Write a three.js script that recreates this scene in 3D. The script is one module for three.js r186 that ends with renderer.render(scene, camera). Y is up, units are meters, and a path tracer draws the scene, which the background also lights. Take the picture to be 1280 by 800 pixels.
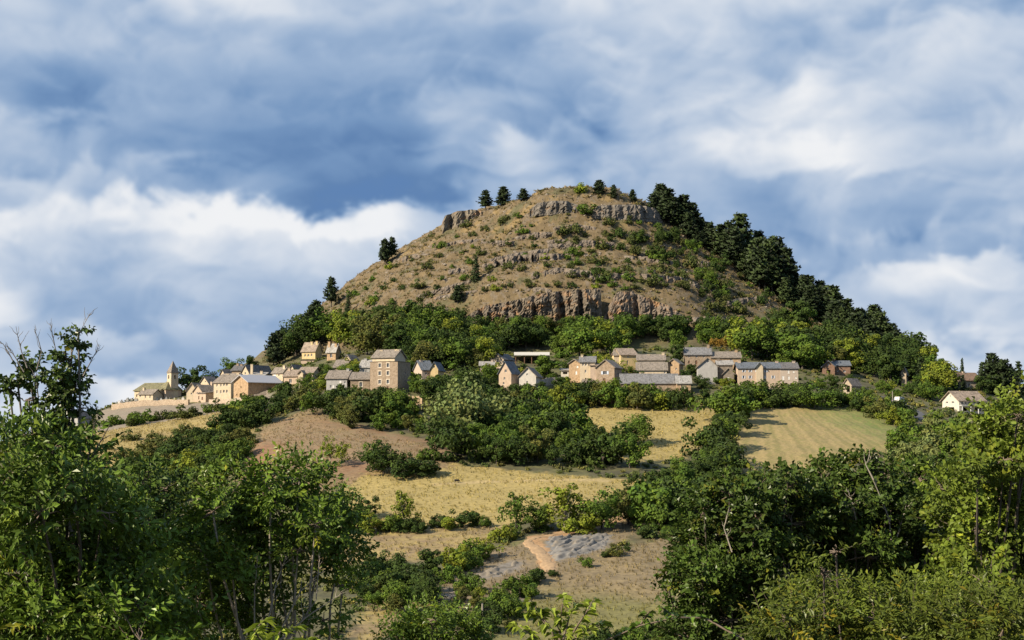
import * as THREE from 'three';
import { mergeGeometries } from 'three/addons/utils/BufferGeometryUtils.js';
import { MarchingCubes } from 'three/addons/objects/MarchingCubes.js';
import { createNoise2D, createNoise3D } from 'simplex-noise';

// ------------------------------------------------------------------ camera, sky, sun, exposure
const F = 2000, HORIZON = 540, PITCH = Math.atan((HORIZON - 400) / F);   // lens in photo pixels (1280 x 800)
const scene = new THREE.Scene();
const camera = new THREE.PerspectiveCamera(2 * Math.atan(400 / F) * 180 / Math.PI, 1.6, 0.5, 30000);
camera.position.set(0, 0, 0);
camera.rotation.set(PITCH, 0, 0);
scene.add(camera);
const renderer = new THREE.WebGLRenderer({ antialias: true });
renderer.toneMapping = THREE.LinearToneMapping;
renderer.toneMappingExposure = 1.75;
renderer.shadowMap.enabled = true;
const SUN = new THREE.Vector3(-0.80, 0.58, 0.50).normalize();
const sun = new THREE.DirectionalLight(new THREE.Color(1.0, 0.86, 0.66), 5.0);
sun.position.copy(SUN).multiplyScalar(900).add(new THREE.Vector3(0, 0, -450));
sun.target.position.set(0, 0, -450);
sun.castShadow = true;
Object.assign(sun.shadow.camera, { left: -420, right: 420, top: 420, bottom: -420, near: 10, far: 2200 });
sun.shadow.mapSize.set(4096, 4096);
scene.add(sun, sun.target);

function rngOf(seed) {
  let s = seed | 0;
  return () => { s = (s + 0x6d2b79f5) | 0; let t = Math.imul(s ^ (s >>> 15), 1 | s); t = (t + Math.imul(t ^ (t >>> 7), 61 | t)) ^ t; return ((t ^ (t >>> 14)) >>> 0) / 4294967296; };
}
const N2 = createNoise2D(rngOf(11)), N3 = createNoise3D(rngOf(12));
const fbm2 = (x, y, o) => { let a = 1, s = 0, t = 0; for (let i = 0; i < o; i++) { s += a * N2(x, y); t += a; a *= 0.5; x = x * 2.03 + 17.1; y = y * 2.03 - 9.2; } return s / t; };
const fbm3 = (x, y, z, o, g = 0.5) => { let a = 1, s = 0, t = 0; for (let i = 0; i < o; i++) { s += a * N3(x, y, z); t += a; a *= g; x = x * 2.04 + 5.3; y = y * 2.04 + 1.7; z = z * 2.04 - 3.1; } return s / t; };
const clamp = (v, a = 0, b = 1) => Math.min(b, Math.max(a, v));
const smooth = (a, b, v) => { const t = clamp((v - a) / (b - a)); return t * t * (3 - 2 * t); };
const mix = (a, b, t) => a + (b - a) * t;

// Broken cloud layers all round; where the photograph shows the sky the cloud banks lie as they do there.
const BANK_ROWS = [   // how white the cloud is, by photo row (y) and column (every 80 pixels): azimuth and elevation in photo pixels
  [0, 0.75, 0.6, 0.48, 0.85, 0.85, 0.7, 0.62, 0.55, 0.52, 0.62, 0.68, 0.68, 0.65, 0.62, 0.58, 0.5, 0.3], [70, 0.58, 0.55, 0.52, 0.55, 0.5, 0.44, 0.4, 0.36, 0.3, 0.4, 0.6, 0.62, 0.6, 0.66, 0.68, 0.7, 0.62], [140, 0.38, 0.26, 0.42, 0.42, 0.36, 0.3, 0.28, 0.48, 0.4, 0.2, 0.52, 0.64, 0.72, 0.76, 0.7, 0.52, 0.62],
  [195, 0.5, 0.48, 0.38, 0.32, 0.2, 0.15, 0.14, 0.45, 0.66, 0.4, 0.5, 0.62, 0.8, 0.9, 0.66, 0.58, 0.66], [238, 0.62, 0.68, 0.5, 0.46, 0.26, 0.08, 0.06, 0.12, 0.42, 0.55, 0.55, 0.48, 0.42, 0.55, 0.42, 0.48, 0.52], [285, 0.88, 0.78, 0.86, 0.96, 1.0, 0.96, 0.9, 0.5, 0.38, 0.45, 0.5, 0.45, 0.4, 0.42, 0.28, 0.4, 0.5],
  [318, 0.72, 0.66, 0.62, 0.74, 0.7, 0.7, 0.6, 0.55, 0.5, 0.5, 0.5, 0.5, 0.45, 0.5, 0.5, 0.46, 0.55], [350, 0.66, 0.55, 0.48, 0.55, 0.55, 0.6, 0.6, 0.5, 0.5, 0.5, 0.5, 0.5, 0.5, 0.58, 0.82, 0.82, 0.62], [400, 0.9, 0.46, 0.38, 0.6, 0.45, 0.45, 0.5, 0.5, 0.5, 0.5, 0.5, 0.5, 0.5, 0.55, 0.55, 0.6, 0.55],
  [450, 0.6, 0.5, 0.62, 0.5, 0.5, 0.5, 0.5, 0.5, 0.5, 0.5, 0.5, 0.5, 0.5, 0.55, 0.72, 0.85, 0.65], [485, 0.6, 0.66, 1.05, 0.7, 0.5, 0.5, 0.5, 0.5, 0.5, 0.5, 0.5, 0.5, 0.5, 0.6, 0.6, 0.6, 0.6], [540, 0.66, 0.75, 0.9, 0.6, 0.6, 0.6, 0.6, 0.6, 0.6, 0.6, 0.6, 0.6, 0.6, 0.6, 0.6, 0.6, 0.6],
];
function bank(px, py) {   // the layer's whiteness there; its own mean away from the frame
  const u = clamp(px / 80, 0, 15.999), i = Math.floor(u), fu = smooth(0, 1, u - i), R = BANK_ROWS, y = clamp(py, 0, 539); let j = 0; while (R[j + 1][0] <= y) j++;
  const fv = smooth(0.2, 0.8, (y - R[j][0]) / (R[j + 1][0] - R[j][0])), v = mix(mix(R[j][i + 1], R[j][i + 2], fu), mix(R[j + 1][i + 1], R[j + 1][i + 2], fu), fv);
  return mix(0.02 + 1.0 * v, 0.46, Math.max(smooth(0, -420, px), smooth(1280, 1700, px), smooth(0, -420, py)));
}
{
  const W = 4096, H = 2048, data = new Float32Array(W * H * 4);
  const ramp = [[0, 0.075, 0.175, 0.385], [0.1, 0.100, 0.208, 0.425], [0.3, 0.195, 0.325, 0.545], [0.5, 0.335, 0.460, 0.655], [0.7, 0.545, 0.635, 0.77], [1, 0.89, 0.905, 0.93], [2, 0.95, 0.95, 0.955]];
  for (let j = 0; j < H; j++) {
    const el = ((j + 0.5) / H - 0.5) * Math.PI, se = Math.sin(el), ce = Math.cos(el);
    for (let i = 0; i < W; i++) {
      const k = (j * W + i) * 4;
      data[k + 3] = 1;
      if (el < -0.01) { data[k] = 0.2; data[k + 1] = 0.24; data[k + 2] = 0.3; continue; }
      const th = ((i + 0.5) / W - 0.5) * 2 * Math.PI, x = ce * Math.cos(th), z = ce * Math.sin(th);
      const qx = x * 3.6, qy = se * 5.6, qz = z * 3.6;
      const near = Math.abs(Math.atan2(x, -z)) < 0.5 && el < 0.4;
      const w1 = fbm3(qx * 1.3 + 4, qy * 1.3, qz * 1.3, 3), w2 = fbm3(qx * 1.3 - 8, qy * 1.3 + 3, qz * 1.3, 3);
      const az = Math.atan2(x, -z), n = fbm3(qx + 0.55 * w1, qy + 0.7 * w2, qz - 0.4 * w1, near ? 8 : 4, 0.55), n2 = fbm3(qx * 4.2 + 1.3 * w2, qy * 4.4 - 1.3 * w1, qz * 4.2, near ? 7 : 2, 0.56), pf = near ? fbm3(qx * 2.4 - 0.6 * w2, qy * 3.0 + 0.6 * w1, qz * 2.4, 6, 0.5) : 0, puff = near ? 0.62 - Math.sqrt(pf * pf + 0.012) * 1.9 : 0;
      let t = 0.46;
      if (Math.abs(az) < 0.9 && el < 0.7) t = bank(640 + F * az + 34 * w1 + 34 * n2, HORIZON - F * el + 16 * w2 + 30 * n2 + 14 * puff);
      t += (0.20 + (near ? 0 : 0.1)) * n + 0.13 * n2 + 0.13 * puff;
      t = clamp(t, 0.09, 1.2);
      let b = 0; while (ramp[b + 1][0] < t) b++;
      const [t0, ...c0] = ramp[b], [t1, ...c1] = ramp[b + 1], f = (t - t0) / (t1 - t0);
      for (let c = 0; c < 3; c++) data[k + c] = 0.555 * mix(c0[c], c1[c], f);
    }
  }
  const tex = new THREE.DataTexture(data, W, H, THREE.RGBAFormat, THREE.FloatType);
  tex.mapping = THREE.EquirectangularReflectionMapping; tex.magFilter = tex.minFilter = THREE.LinearFilter; tex.needsUpdate = true;
  scene.background = tex; scene.environment = tex;
}

// ------------------------------------------------------------------ pixels and places
const CP = Math.cos(PITCH), SP = Math.sin(PITCH);
const ray = (px, py) => { const X = (px - 640) / F, Y = (400 - py) / F; return [X, Y * CP + SP, -CP + Y * SP]; };   // x, y, z for a pixel
const at = (px, py, d) => { const r = ray(px, py), t = d / -r[2]; return [r[0] * t, r[1] * t, -d]; };               // the point d metres ahead
const toPx = (x, y, z) => { const Y = y * CP + z * SP, Z = -y * SP + z * CP; return [640 - F * x / Z, 400 + F * Y / Z]; };

// ------------------------------------------------------------------ the lie of the land: heights known at points, a thin plate through them
const KNOWN = [];
const k = (px, py, d) => { const p = at(px, py, d); KNOWN.push([p[0], d, p[1]]); };
const kh = (x, d, h) => KNOWN.push([x, d, h]);
for (const x of [-60, -20, 20, 60]) { kh(x, -15, 1.2); kh(x, 2, -2); kh(x, 12, -6); kh(x, 28, -12.5); kh(x, 50, -20); kh(x, 85, -28); }
for (const x of [-140, -60, 20, 100, 180]) { kh(x, 125, -33.5); kh(x, 175, -33); }
for (const p of [
  [500, 775, 215], [500, 715, 258], [500, 655, 295], [500, 605, 335], [500, 585, 350], [500, 545, 395], [530, 515, 430], [485, 491, 452], [430, 490, 458], [400, 500, 446],
  [320, 660, 300], [320, 600, 345], [320, 560, 380], [375, 515, 425], [330, 505, 466], [300, 500, 505], [265, 501, 520],
  [200, 660, 320], [200, 600, 370], [200, 560, 415], [200, 526, 472], [200, 514, 498], [200, 502, 534], [240, 502, 526], [170, 503, 540], [140, 508, 546],
  [100, 660, 320], [100, 600, 375], [100, 560, 415], [110, 533, 490], [80, 532, 540], [60, 540, 575],
  [0, 680, 320], [0, 610, 380], [0, 565, 440], [0, 555, 520], [0, 562, 620], [-150, 690, 320], [-150, 620, 400], [-150, 580, 500], [-150, 580, 640], [-330, 620, 420], [-330, 590, 640],
  [600, 790, 210], [600, 730, 245], [640, 690, 272], [600, 655, 296], [600, 605, 335], [600, 580, 356], [620, 520, 425], [620, 492, 455],
  [700, 790, 215], [700, 740, 240], [700, 690, 270], [730, 660, 292], [700, 640, 304], [700, 603, 334], [700, 585, 352], [720, 570, 366], [750, 540, 398], [750, 515, 425], [700, 503, 438], [750, 493, 450], [720, 483, 466], [770, 462, 494], [830, 478, 470], [800, 466, 486],
  [840, 790, 212], [840, 730, 245], [840, 675, 280], [840, 640, 304], [840, 600, 340], [840, 570, 375], [840, 512, 430], [850, 492, 455], [880, 458, 500],
  [950, 790, 220], [950, 680, 295], [950, 620, 335], [950, 572, 372], [950, 540, 405], [950, 508, 440], [950, 484, 464], [980, 482, 466],
  [1030, 650, 320], [1030, 570, 374], [1030, 508, 442], [1040, 485, 478], [1050, 470, 500], [1070, 492, 466],
  [1110, 620, 345], [1110, 560, 388], [1110, 532, 420], [1135, 516, 440], [1128, 500, 472], [1120, 482, 505],
  [1200, 650, 335], [1200, 580, 380], [1200, 540, 425], [1210, 516, 458], [1210, 502, 490], [1220, 480, 545], [1220, 478, 610],
  [1290, 650, 335], [1290, 570, 390], [1290, 522, 460], [1290, 500, 530], [1290, 492, 620], [1450, 640, 340], [1450, 550, 450], [1450, 505, 560], [1450, 500, 680],
  // the village's upper edge and the wooded belt
  [600, 442, 522], [500, 442, 520], [450, 446, 516], [400, 450, 525], [365, 466, 530], [350, 472, 532], [310, 476, 552], [270, 482, 562], [225, 492, 575], [180, 500, 580], [680, 450, 512], [780, 440, 518], [860, 438, 524], [920, 442, 522], [1000, 446, 528], [1100, 456, 540], [1060, 436, 566], [1140, 452, 600],
  // the hill's front
  [700, 403, 568], [620, 403, 570], [800, 403, 568], [860, 403, 568], [700, 362, 575], [620, 368, 578], [780, 365, 575], [850, 372, 576], [550, 395, 582], [500, 396, 588], [450, 402, 596], [400, 410, 618],
  [900, 398, 578], [950, 392, 590], [1000, 400, 606], [500, 350, 616], [560, 328, 622], [450, 374, 628], [640, 320, 618], [720, 320, 616], [800, 325, 614], [860, 330, 618], [920, 350, 622], [600, 300, 640], [680, 276, 637], [760, 274, 636], [820, 285, 640], [680, 250, 644], [770, 250, 643],
]) k(...p);
// the skyline of the hill, then its back
for (const [px, py] of [[330, 446], [365, 416], [400, 386], [437, 352], [470, 329], [497, 314], [522, 300], [552, 282], [590, 265], [650, 253], [700, 245], [745, 242], [785, 250], [825, 262], [850, 282], [900, 312], [950, 342], [1010, 378], [1060, 408], [1130, 440]]) {
  k(px, py, 675);
  const p = at(px, py, 675), hi = Math.max(0, p[1] - 20);
  kh(p[0] * 0.97 + 1, 745, p[1] - 3 - hi * 0.10); kh(p[0] * 0.97 + 1, 820, p[1] - 12 - hi * 0.62); kh(p[0] * 0.97 + 1, 920, 4);
}
for (const [x, d, h] of [[-150, 700, 0], [-220, 700, -12], [-320, 700, -20], [-300, 900, -25], [-150, 900, -10], [270, 700, 8], [330, 760, 5], [330, 900, -10], [0, 1050, -25], [200, 1050, -25], [-300, 1050, -30]]) kh(x, d, h);

const TPS = (() => {
  const n = KNOWN.length, m = n + 3, S = 100, U = (r2) => (r2 < 1e-12 ? 0 : 0.5 * r2 * Math.log(r2));
  const A = Array.from({ length: m }, () => new Float64Array(m + 1)), P = KNOWN.map(([x, d, h]) => [x / S, d / S, h]);
  for (let i = 0; i < n; i++) {
    for (let j = 0; j < n; j++) A[i][j] = U((P[i][0] - P[j][0]) ** 2 + (P[i][1] - P[j][1]) ** 2);
    A[i][i] += 0.002;
    A[i][n] = A[n][i] = 1; A[i][n + 1] = A[n + 1][i] = P[i][0]; A[i][n + 2] = A[n + 2][i] = P[i][1]; A[i][m] = P[i][2];
  }
  for (let c = 0; c < m; c++) {
    let b = c; for (let r = c + 1; r < m; r++) if (Math.abs(A[r][c]) > Math.abs(A[b][c])) b = r;
    [A[c], A[b]] = [A[b], A[c]];
    for (let r = c + 1; r < m; r++) { const f = A[r][c] / A[c][c]; if (f) for (let q = c; q <= m; q++) A[r][q] -= f * A[c][q]; }
  }
  const w = new Float64Array(m);
  for (let c = m - 1; c >= 0; c--) { let s = A[c][m]; for (let q = c + 1; q < m; q++) s -= A[c][q] * w[q]; w[c] = s / A[c][c]; }
  return (x, d) => { x /= S; d /= S; let s = w[n] + w[n + 1] * x + w[n + 2] * d; for (let i = 0; i < n; i++) s += w[i] * U((x - P[i][0]) ** 2 + (d - P[i][1]) ** 2); return s; };
})();
const GX0 = -360, GD0 = -40, GS = 4, GNX = 186, GND = 285;
const COARSE = new Float32Array(GNX * GND);
for (let j = 0; j < GND; j++) for (let i = 0; i < GNX; i++) COARSE[j * GNX + i] = TPS(GX0 + i * GS, GD0 + j * GS);
const cubic = (a, b, c, d, t) => b + 0.5 * t * (c - a + t * (2 * a - 5 * b + 4 * c - d + t * (3 * (b - c) + d - a)));
function base(x, d) {
  const u = clamp((x - GX0) / GS, 1, GNX - 3.001), v = clamp((d - GD0) / GS, 1, GND - 3.001), i = Math.floor(u), j = Math.floor(v), fu = u - i, fv = v - j, r = [];
  for (let q = -1; q < 3; q++) { const o = (j + q) * GNX + i; r.push(cubic(COARSE[o - 1], COARSE[o], COARSE[o + 1], COARSE[o + 2], fu)); }
  return cubic(r[0], r[1], r[2], r[3], fv);
}
const hillness = (x, d) => smooth(20, 34, base(x, d)) * smooth(545, 570, d);
const far = (x, d) => Math.max(smooth(260, 900, Math.abs(x)), smooth(860, 1300, d), smooth(-20, -120, d));
function height(x, d) {
  const f = far(x, d);
  let h = base(x, d);
  if (f > 0) h = mix(h, -70 + 25 * fbm2(x / 900, d / 900, 3), f);
  if (d > 150 && d < 800 && Math.abs(x) < 330) {
    const hill = hillness(x, d);
    h += (0.35 + 0.5 * hill) * fbm2(x / 14, d / 14, 3) + (0.10 + 0.42 * hill) * fbm2(x / 3.7 + 40, d / 3.7, 2);
    if (hill > 0) {   // bedded rock: the slope falls in small steps
      const q = (h + 1.5 * fbm2(x / 25, d / 25, 2)) / 4.2, fr = q - Math.floor(q);
      h += hill * 1.8 * (smooth(0.35, 0.65, fr) - fr) * (0.4 + 0.6 * smooth(-0.3, 0.4, fbm2(x / 30 + 7, d / 30, 2)));
    }
  }
  return h;
}
function ground(px, py, from = 185) {   // where the line of sight through a pixel first meets the land
  const r = ray(px, py), s = 1 / -r[2];
  let d0 = from;
  for (let d = from; d < 900; d += 1.5) {
    if (r[1] * s * d < height(r[0] * s * d, d)) {
      let a = d0, b = d; for (let q = 0; q < 12; q++) { const m = (a + b) / 2; if (r[1] * s * m < height(r[0] * s * m, m)) b = m; else a = m; }
      return [r[0] * s * b, height(r[0] * s * b, b), -b];
    }
    d0 = d;
  }
  return null;
}
const groundNear = (px, py, from) => { for (let q = 0; q < 40; q++) { const p = ground(px, py + q * 0.5, from); if (p) return p; } throw new Error('no ground at ' + px + ' ' + py); };
const inPoly = (x, y, p) => { let c = false; for (let i = 0, j = p.length - 1; i < p.length; j = i++) if ((p[i][1] > y) !== (p[j][1] > y) && x < (p[j][0] - p[i][0]) * (y - p[i][1]) / (p[j][1] - p[i][1]) + p[i][0]) c = !c; return c; };
const edge = (x, y, p) => { let m = 1e9; for (let i = 0, j = p.length - 1; i < p.length; j = i++) { const ax = p[j][0], ay = p[j][1], bx = p[i][0] - ax, by = p[i][1] - ay, t = clamp(((x - ax) * bx + (y - ay) * by) / (bx * bx + by * by)); m = Math.min(m, Math.hypot(x - ax - bx * t, y - ay - by * t)); } return inPoly(x, y, p) ? m : -m; };
// ------------------------------------------------------------------ helpers for things
const taken = {};
function numbered(name) { const n = taken[name] ?? 0; taken[name] = n + 1; return n ? name + '_' + String(n).padStart(3, '0') : name; }
function tag(o, label, category, group) { o.userData.label = label; o.userData.category = category; if (group) o.userData.group = group; return o; }
function mesh(name, geo, mat, parent) { const m = new THREE.Mesh(geo, mat); m.name = name; m.castShadow = m.receiveShadow = true; parent?.add(m); return m; }
function thing(name, label, category, group) { const o = new THREE.Group(); o.name = numbered(name); tag(o, label, category, group); scene.add(o); return o; }
function structure(name, geo, mat) { const m = mesh(numbered(name), geo, mat, scene); m.userData.kind = 'structure'; return m; }
function geom(pos, idx, uv, col, nor) {
  const g = new THREE.BufferGeometry();
  g.setAttribute('position', new THREE.BufferAttribute(pos instanceof Float32Array ? pos : new Float32Array(pos), 3));
  if (uv) g.setAttribute('uv', new THREE.BufferAttribute(uv instanceof Float32Array ? uv : new Float32Array(uv), 2));
  if (col) g.setAttribute('color', new THREE.BufferAttribute(col instanceof Float32Array ? col : new Float32Array(col), 3));
  if (idx) g.setIndex(idx instanceof Array ? idx : new THREE.BufferAttribute(idx, 1));
  if (nor) g.setAttribute('normal', new THREE.BufferAttribute(nor instanceof Float32Array ? nor : new Float32Array(nor), 3)); else g.computeVertexNormals();
  return g;
}
function dataTex(n, fn, srgb, repeat = true) {   // n x n texture from fn(u, v) -> [r, g, b] linear 0..1
  const d = new Uint8Array(n * n * 4);
  for (let j = 0; j < n; j++) for (let i = 0; i < n; i++) {
    const c = fn(i / n, j / n), o = (j * n + i) * 4;
    for (let q = 0; q < 3; q++) { let v = clamp(c[q]); if (srgb) v = v <= 0.0031308 ? v * 12.92 : 1.055 * v ** (1 / 2.4) - 0.055; d[o + q] = Math.round(v * 255); }
    d[o + 3] = 255;
  }
  const t = new THREE.DataTexture(d, n, n); t.magFilter = t.minFilter = THREE.LinearFilter; if (srgb) t.colorSpace = THREE.SRGBColorSpace;
  if (repeat) t.wrapS = t.wrapT = THREE.RepeatWrapping; t.needsUpdate = true;
  return t;
}
// tiling noise: a torus walked in four dimensions would do; four blended copies are enough here
const tileNoise = (f) => (u, v) => { const a = smooth(0, 1, u), b = smooth(0, 1, v); return mix(mix(f(u, v), f(u - 1, v), a), mix(f(u, v - 1), f(u - 1, v - 1), a), b); };

// ------------------------------------------------------------------ the ground
const onGround = (poly) => poly.map(([x, y]) => { const g = ground(x, y); return [g[0], -g[2]]; });
const bounds = (p) => [Math.min(...p.map((q) => q[0])) - 6, Math.min(...p.map((q) => q[1])) - 6, Math.max(...p.map((q) => q[0])) + 6, Math.max(...p.map((q) => q[1])) + 6];
const STRAW = [0.51, 0.395, 0.14], STRAW2 = [0.40, 0.315, 0.11], TAN = [0.285, 0.205, 0.115], RED = [0.34, 0.165, 0.085], GREEN = [0.17, 0.20, 0.055], LITTER = [0.10, 0.095, 0.045], SHALE = [0.27, 0.245, 0.21], SAND = [0.60, 0.385, 0.20], ROCKY = [0.20, 0.165, 0.125];
const AREAS = [
  { p: [[420, 596], [470, 585], [560, 578], [640, 588], [720, 595], [812, 600], [800, 620], [650, 655], [560, 660], [430, 660]], c: STRAW, c2: STRAW2, e: 1.5 },
  { p: [[380, 700], [425, 662], [560, 659], [645, 655], [625, 672], [560, 694], [450, 712], [390, 715]], c: STRAW, c2: TAN, e: 1.5 },
  { p: [[300, 600], [325, 535], [392, 510], [415, 525], [500, 545], [570, 572], [560, 586], [470, 588], [420, 612], [320, 640]], c: [0.33, 0.245, 0.125], c2: [0.31, 0.205, 0.115], e: 2 },
  { p: [[690, 518], [740, 508], [800, 505], [895, 507], [900, 540], [850, 575], [760, 578], [720, 560]], c: STRAW, c2: STRAW2, e: 1.5 },
  { p: [[905, 590], [922, 548], [936, 511], [1000, 507], [1060, 510], [1112, 528], [1128, 545], [1105, 568], [1000, 600]], c: [0.38, 0.29, 0.115], c2: [0.25, 0.225, 0.075], e: 0.8, mown: true },
  { p: [[560, 800], [650, 745], [690, 712], [760, 690], [860, 664], [870, 700], [850, 780], [760, 800]], c: [0.27, 0.205, 0.11], c2: [0.31, 0.235, 0.12], e: 2, bottomGreen: true },
  { p: [[40, 575], [110, 536], [200, 522], [265, 511], [310, 510], [320, 540], [240, 580], [140, 620], [50, 620]], c: STRAW, c2: [0.33, 0.25, 0.10], e: 2.5 },
  { p: [[430, 800], [470, 745], [560, 735], [590, 760], [540, 800]], c: TAN, c2: STRAW2, e: 2 },
  { p: [[540, 720], [600, 690], [690, 668], [800, 625], [830, 640], [760, 690], [690, 715], [620, 755], [560, 760]], c: [0.31, 0.235, 0.14], c2: [0.25, 0.19, 0.10], e: 2 },
  { p: [[1205, 560], [1215, 518], [1290, 518], [1290, 570]], c: [0.25, 0.24, 0.075], c2: STRAW2, e: 1 },
  // bare soil, scree and tracks
  { p: [[310, 572], [330, 552], [350, 556], [335, 590], [312, 596]], c: RED, c2: RED, e: 2.5, soft: true },
  { p: [[395, 572], [470, 578], [480, 590], [430, 596], [400, 590]], c: RED, c2: TAN, e: 3, soft: true },
  { p: [[530, 552], [562, 548], [566, 566], [540, 568]], c: RED, c2: TAN, e: 2.5, soft: true },
  { p: [[390, 526], [470, 536], [545, 552], [540, 557], [460, 541], [392, 531]], c: RED, c2: TAN, e: 2, soft: true },
  { p: [[683, 672], [720, 668], [765, 668], [757, 684], [700, 702], [685, 700]], c: SHALE, c2: [0.24, 0.25, 0.26], e: 0.8 },
  { p: [[592, 720], [640, 700], [655, 705], [640, 716], [600, 726]], c: SHALE, c2: [0.30, 0.26, 0.22], e: 1.2 },
  { p: [[556, 742], [575, 734], [580, 745], [560, 750]], c: SHALE, c2: [0.30, 0.26, 0.22], e: 1.2 },
  { p: [[625, 748], [655, 738], [660, 752], [635, 760]], c: SHALE, c2: [0.30, 0.26, 0.22], e: 1.2 },
  { p: [[655, 676], [669, 671], [686, 688], [696, 708], [690, 714], [674, 713], [670, 695]], c: SAND, c2: [0.45, 0.26, 0.12], e: 0.5 },
  { p: [[656, 675], [658, 671], [678, 669], [700, 664], [740, 655], [790, 640], [793, 645], [744, 662], [703, 670], [680, 675]], c: SAND, c2: [0.42, 0.25, 0.13], e: 0.5 },
  { p: [[1144, 519], [1152, 519], [1166, 545], [1180, 565], [1172, 566], [1156, 546]], c: [0.42, 0.30, 0.17], c2: STRAW2, e: 0.5 },
  { p: [[120, 540], [120, 516], [150, 510], [300, 497], [335, 490], [345, 497], [290, 512], [220, 524]], c: [0.36, 0.29, 0.22], c2: [0.30, 0.26, 0.19], e: 1.2 },
];
for (const a of AREAS) { a.w = onGround(a.p); a.b = bounds(a.w); }
const TRACK = onGround([[545, 606], [600, 603], [680, 601], [760, 602]]);
const MX0 = -200, MX1 = 240, MD0 = 190, MD1 = 760, MN = 2048;
const groundAreaAt = (x, d) => { for (let q = AREAS.length - 1; q >= 0; q--) { const a = AREAS[q]; if (x > a.b[0] && x < a.b[2] && d > a.b[1] && d < a.b[3] && inPoly(x, d, a.w)) return q; } return -1; };
const mownC = ground(985, 508), mownDir = Math.atan2(ground(960, 570)[0] - mownC[0], -ground(960, 570)[2] + mownC[2]);
function groundColor(x, d) {
  const n1 = fbm2(x / 22, d / 22, 3), n2 = fbm2(x / 5.5 + 31, d / 5.5, 3), n3 = N2(x / 0.9, d / 0.9), n4 = N2(x / 0.4 + 9, d / 0.45), n5 = fbm2(x / 2.1 - 60, d / 2.1, 2);
  const hill = hillness(x, d);
  let c = [0, 1, 2].map((q) => mix(LITTER[q], mix(GREEN[q], STRAW2[q], 0.25), clamp(0.2 + 0.5 * n1 + 0.35 * n2)));
  if (hill > 0) {
    const dry = [0.215, 0.158, 0.082], stone = clamp(smooth(0.15, 0.55, n2 * 0.7 + n5 * 0.5 + 0.12)), green = smooth(0.05, 0.5, n1 * 0.8 + n2 * 0.4 - 0.02 + 0.12 * smooth(-20, 80, x)), gold = smooth(0.1, 0.5, fbm2(x / 13 + 90, d / 13, 2)) * smooth(35, 95, base(x, d));
    const hc = [0, 1, 2].map((q) => { let v = mix(dry[q], [0.36, 0.255, 0.11][q], gold * 0.8); v = mix(v, ROCKY[q], stone * 0.75); return mix(v, [0.115, 0.115, 0.048][q], green * 0.75); });
    c = c.map((v, q) => mix(v, hc[q], hill));
  }
  for (const a of AREAS) {
    if (x < a.b[0] || x > a.b[2] || d < a.b[1] || d > a.b[3]) continue;
    const e = edge(x + n5 * 1.2 * Math.min(1.5, a.e), d + n2 * 2.2 * Math.min(1.5, a.e), a.w);
    let w = smooth(-a.e, a.e, e); if (a.soft) w = smooth(-a.e * 1.6, a.e * 1.8, e + 2.5 * n2) * 0.85;
    if (w <= 0) continue;
    let t = clamp(0.5 + 0.7 * n2 + 0.4 * n1 + 0.15 * n5);
    let col = a.c.map((v, q) => mix(v, a.c2[q], t));
    if (a.mown) {
      const dx = x - mownC[0], dd = d + mownC[2], green = smooth(-4, 15, dx + 0.22 * dd + 5 * n1), fan = Math.atan2(dx + 0.25 * n2, 62 - dd);
      const s = Math.sin(fan * 290 + 2.2 * n2) * 0.3 + Math.sin(fan * 118 + 2 + n1) * 0.26 + 0.75 * n5 + 0.5 * n2;
      col = [0, 1, 2].map((q) => mix(mix([0.45, 0.345, 0.145][q], [0.28, 0.24, 0.082][q], smooth(-0.5, 0.7, s)), [0.175, 0.235, 0.05][q], green * (0.62 + 0.3 * smooth(-0.5, 0.8, s))));
    }
    if (a.bottomGreen) { const g = smooth(246, 226, d + 6 * n1); col = col.map((v, q) => mix(v, [0.23, 0.22, 0.06][q], g * 0.85)); }
    c = c.map((v, q) => mix(v, col[q], w));
  }
  const tr = Math.abs(edge(x, d, [...TRACK, ...TRACK.slice().reverse().map((p) => [p[0], p[1] + 0.1])])); if (tr < 1.8) c = c.map((v, q) => mix(v, [0.56, 0.43, 0.20][q], 0.85 * smooth(1.8, 0.6, tr)));
  const grain = 1 + 0.16 * n3 + 0.20 * n4 + 0.24 * n5 + 0.12 * n2;
  return c.map((v) => v * grain * 0.60);
}
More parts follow.
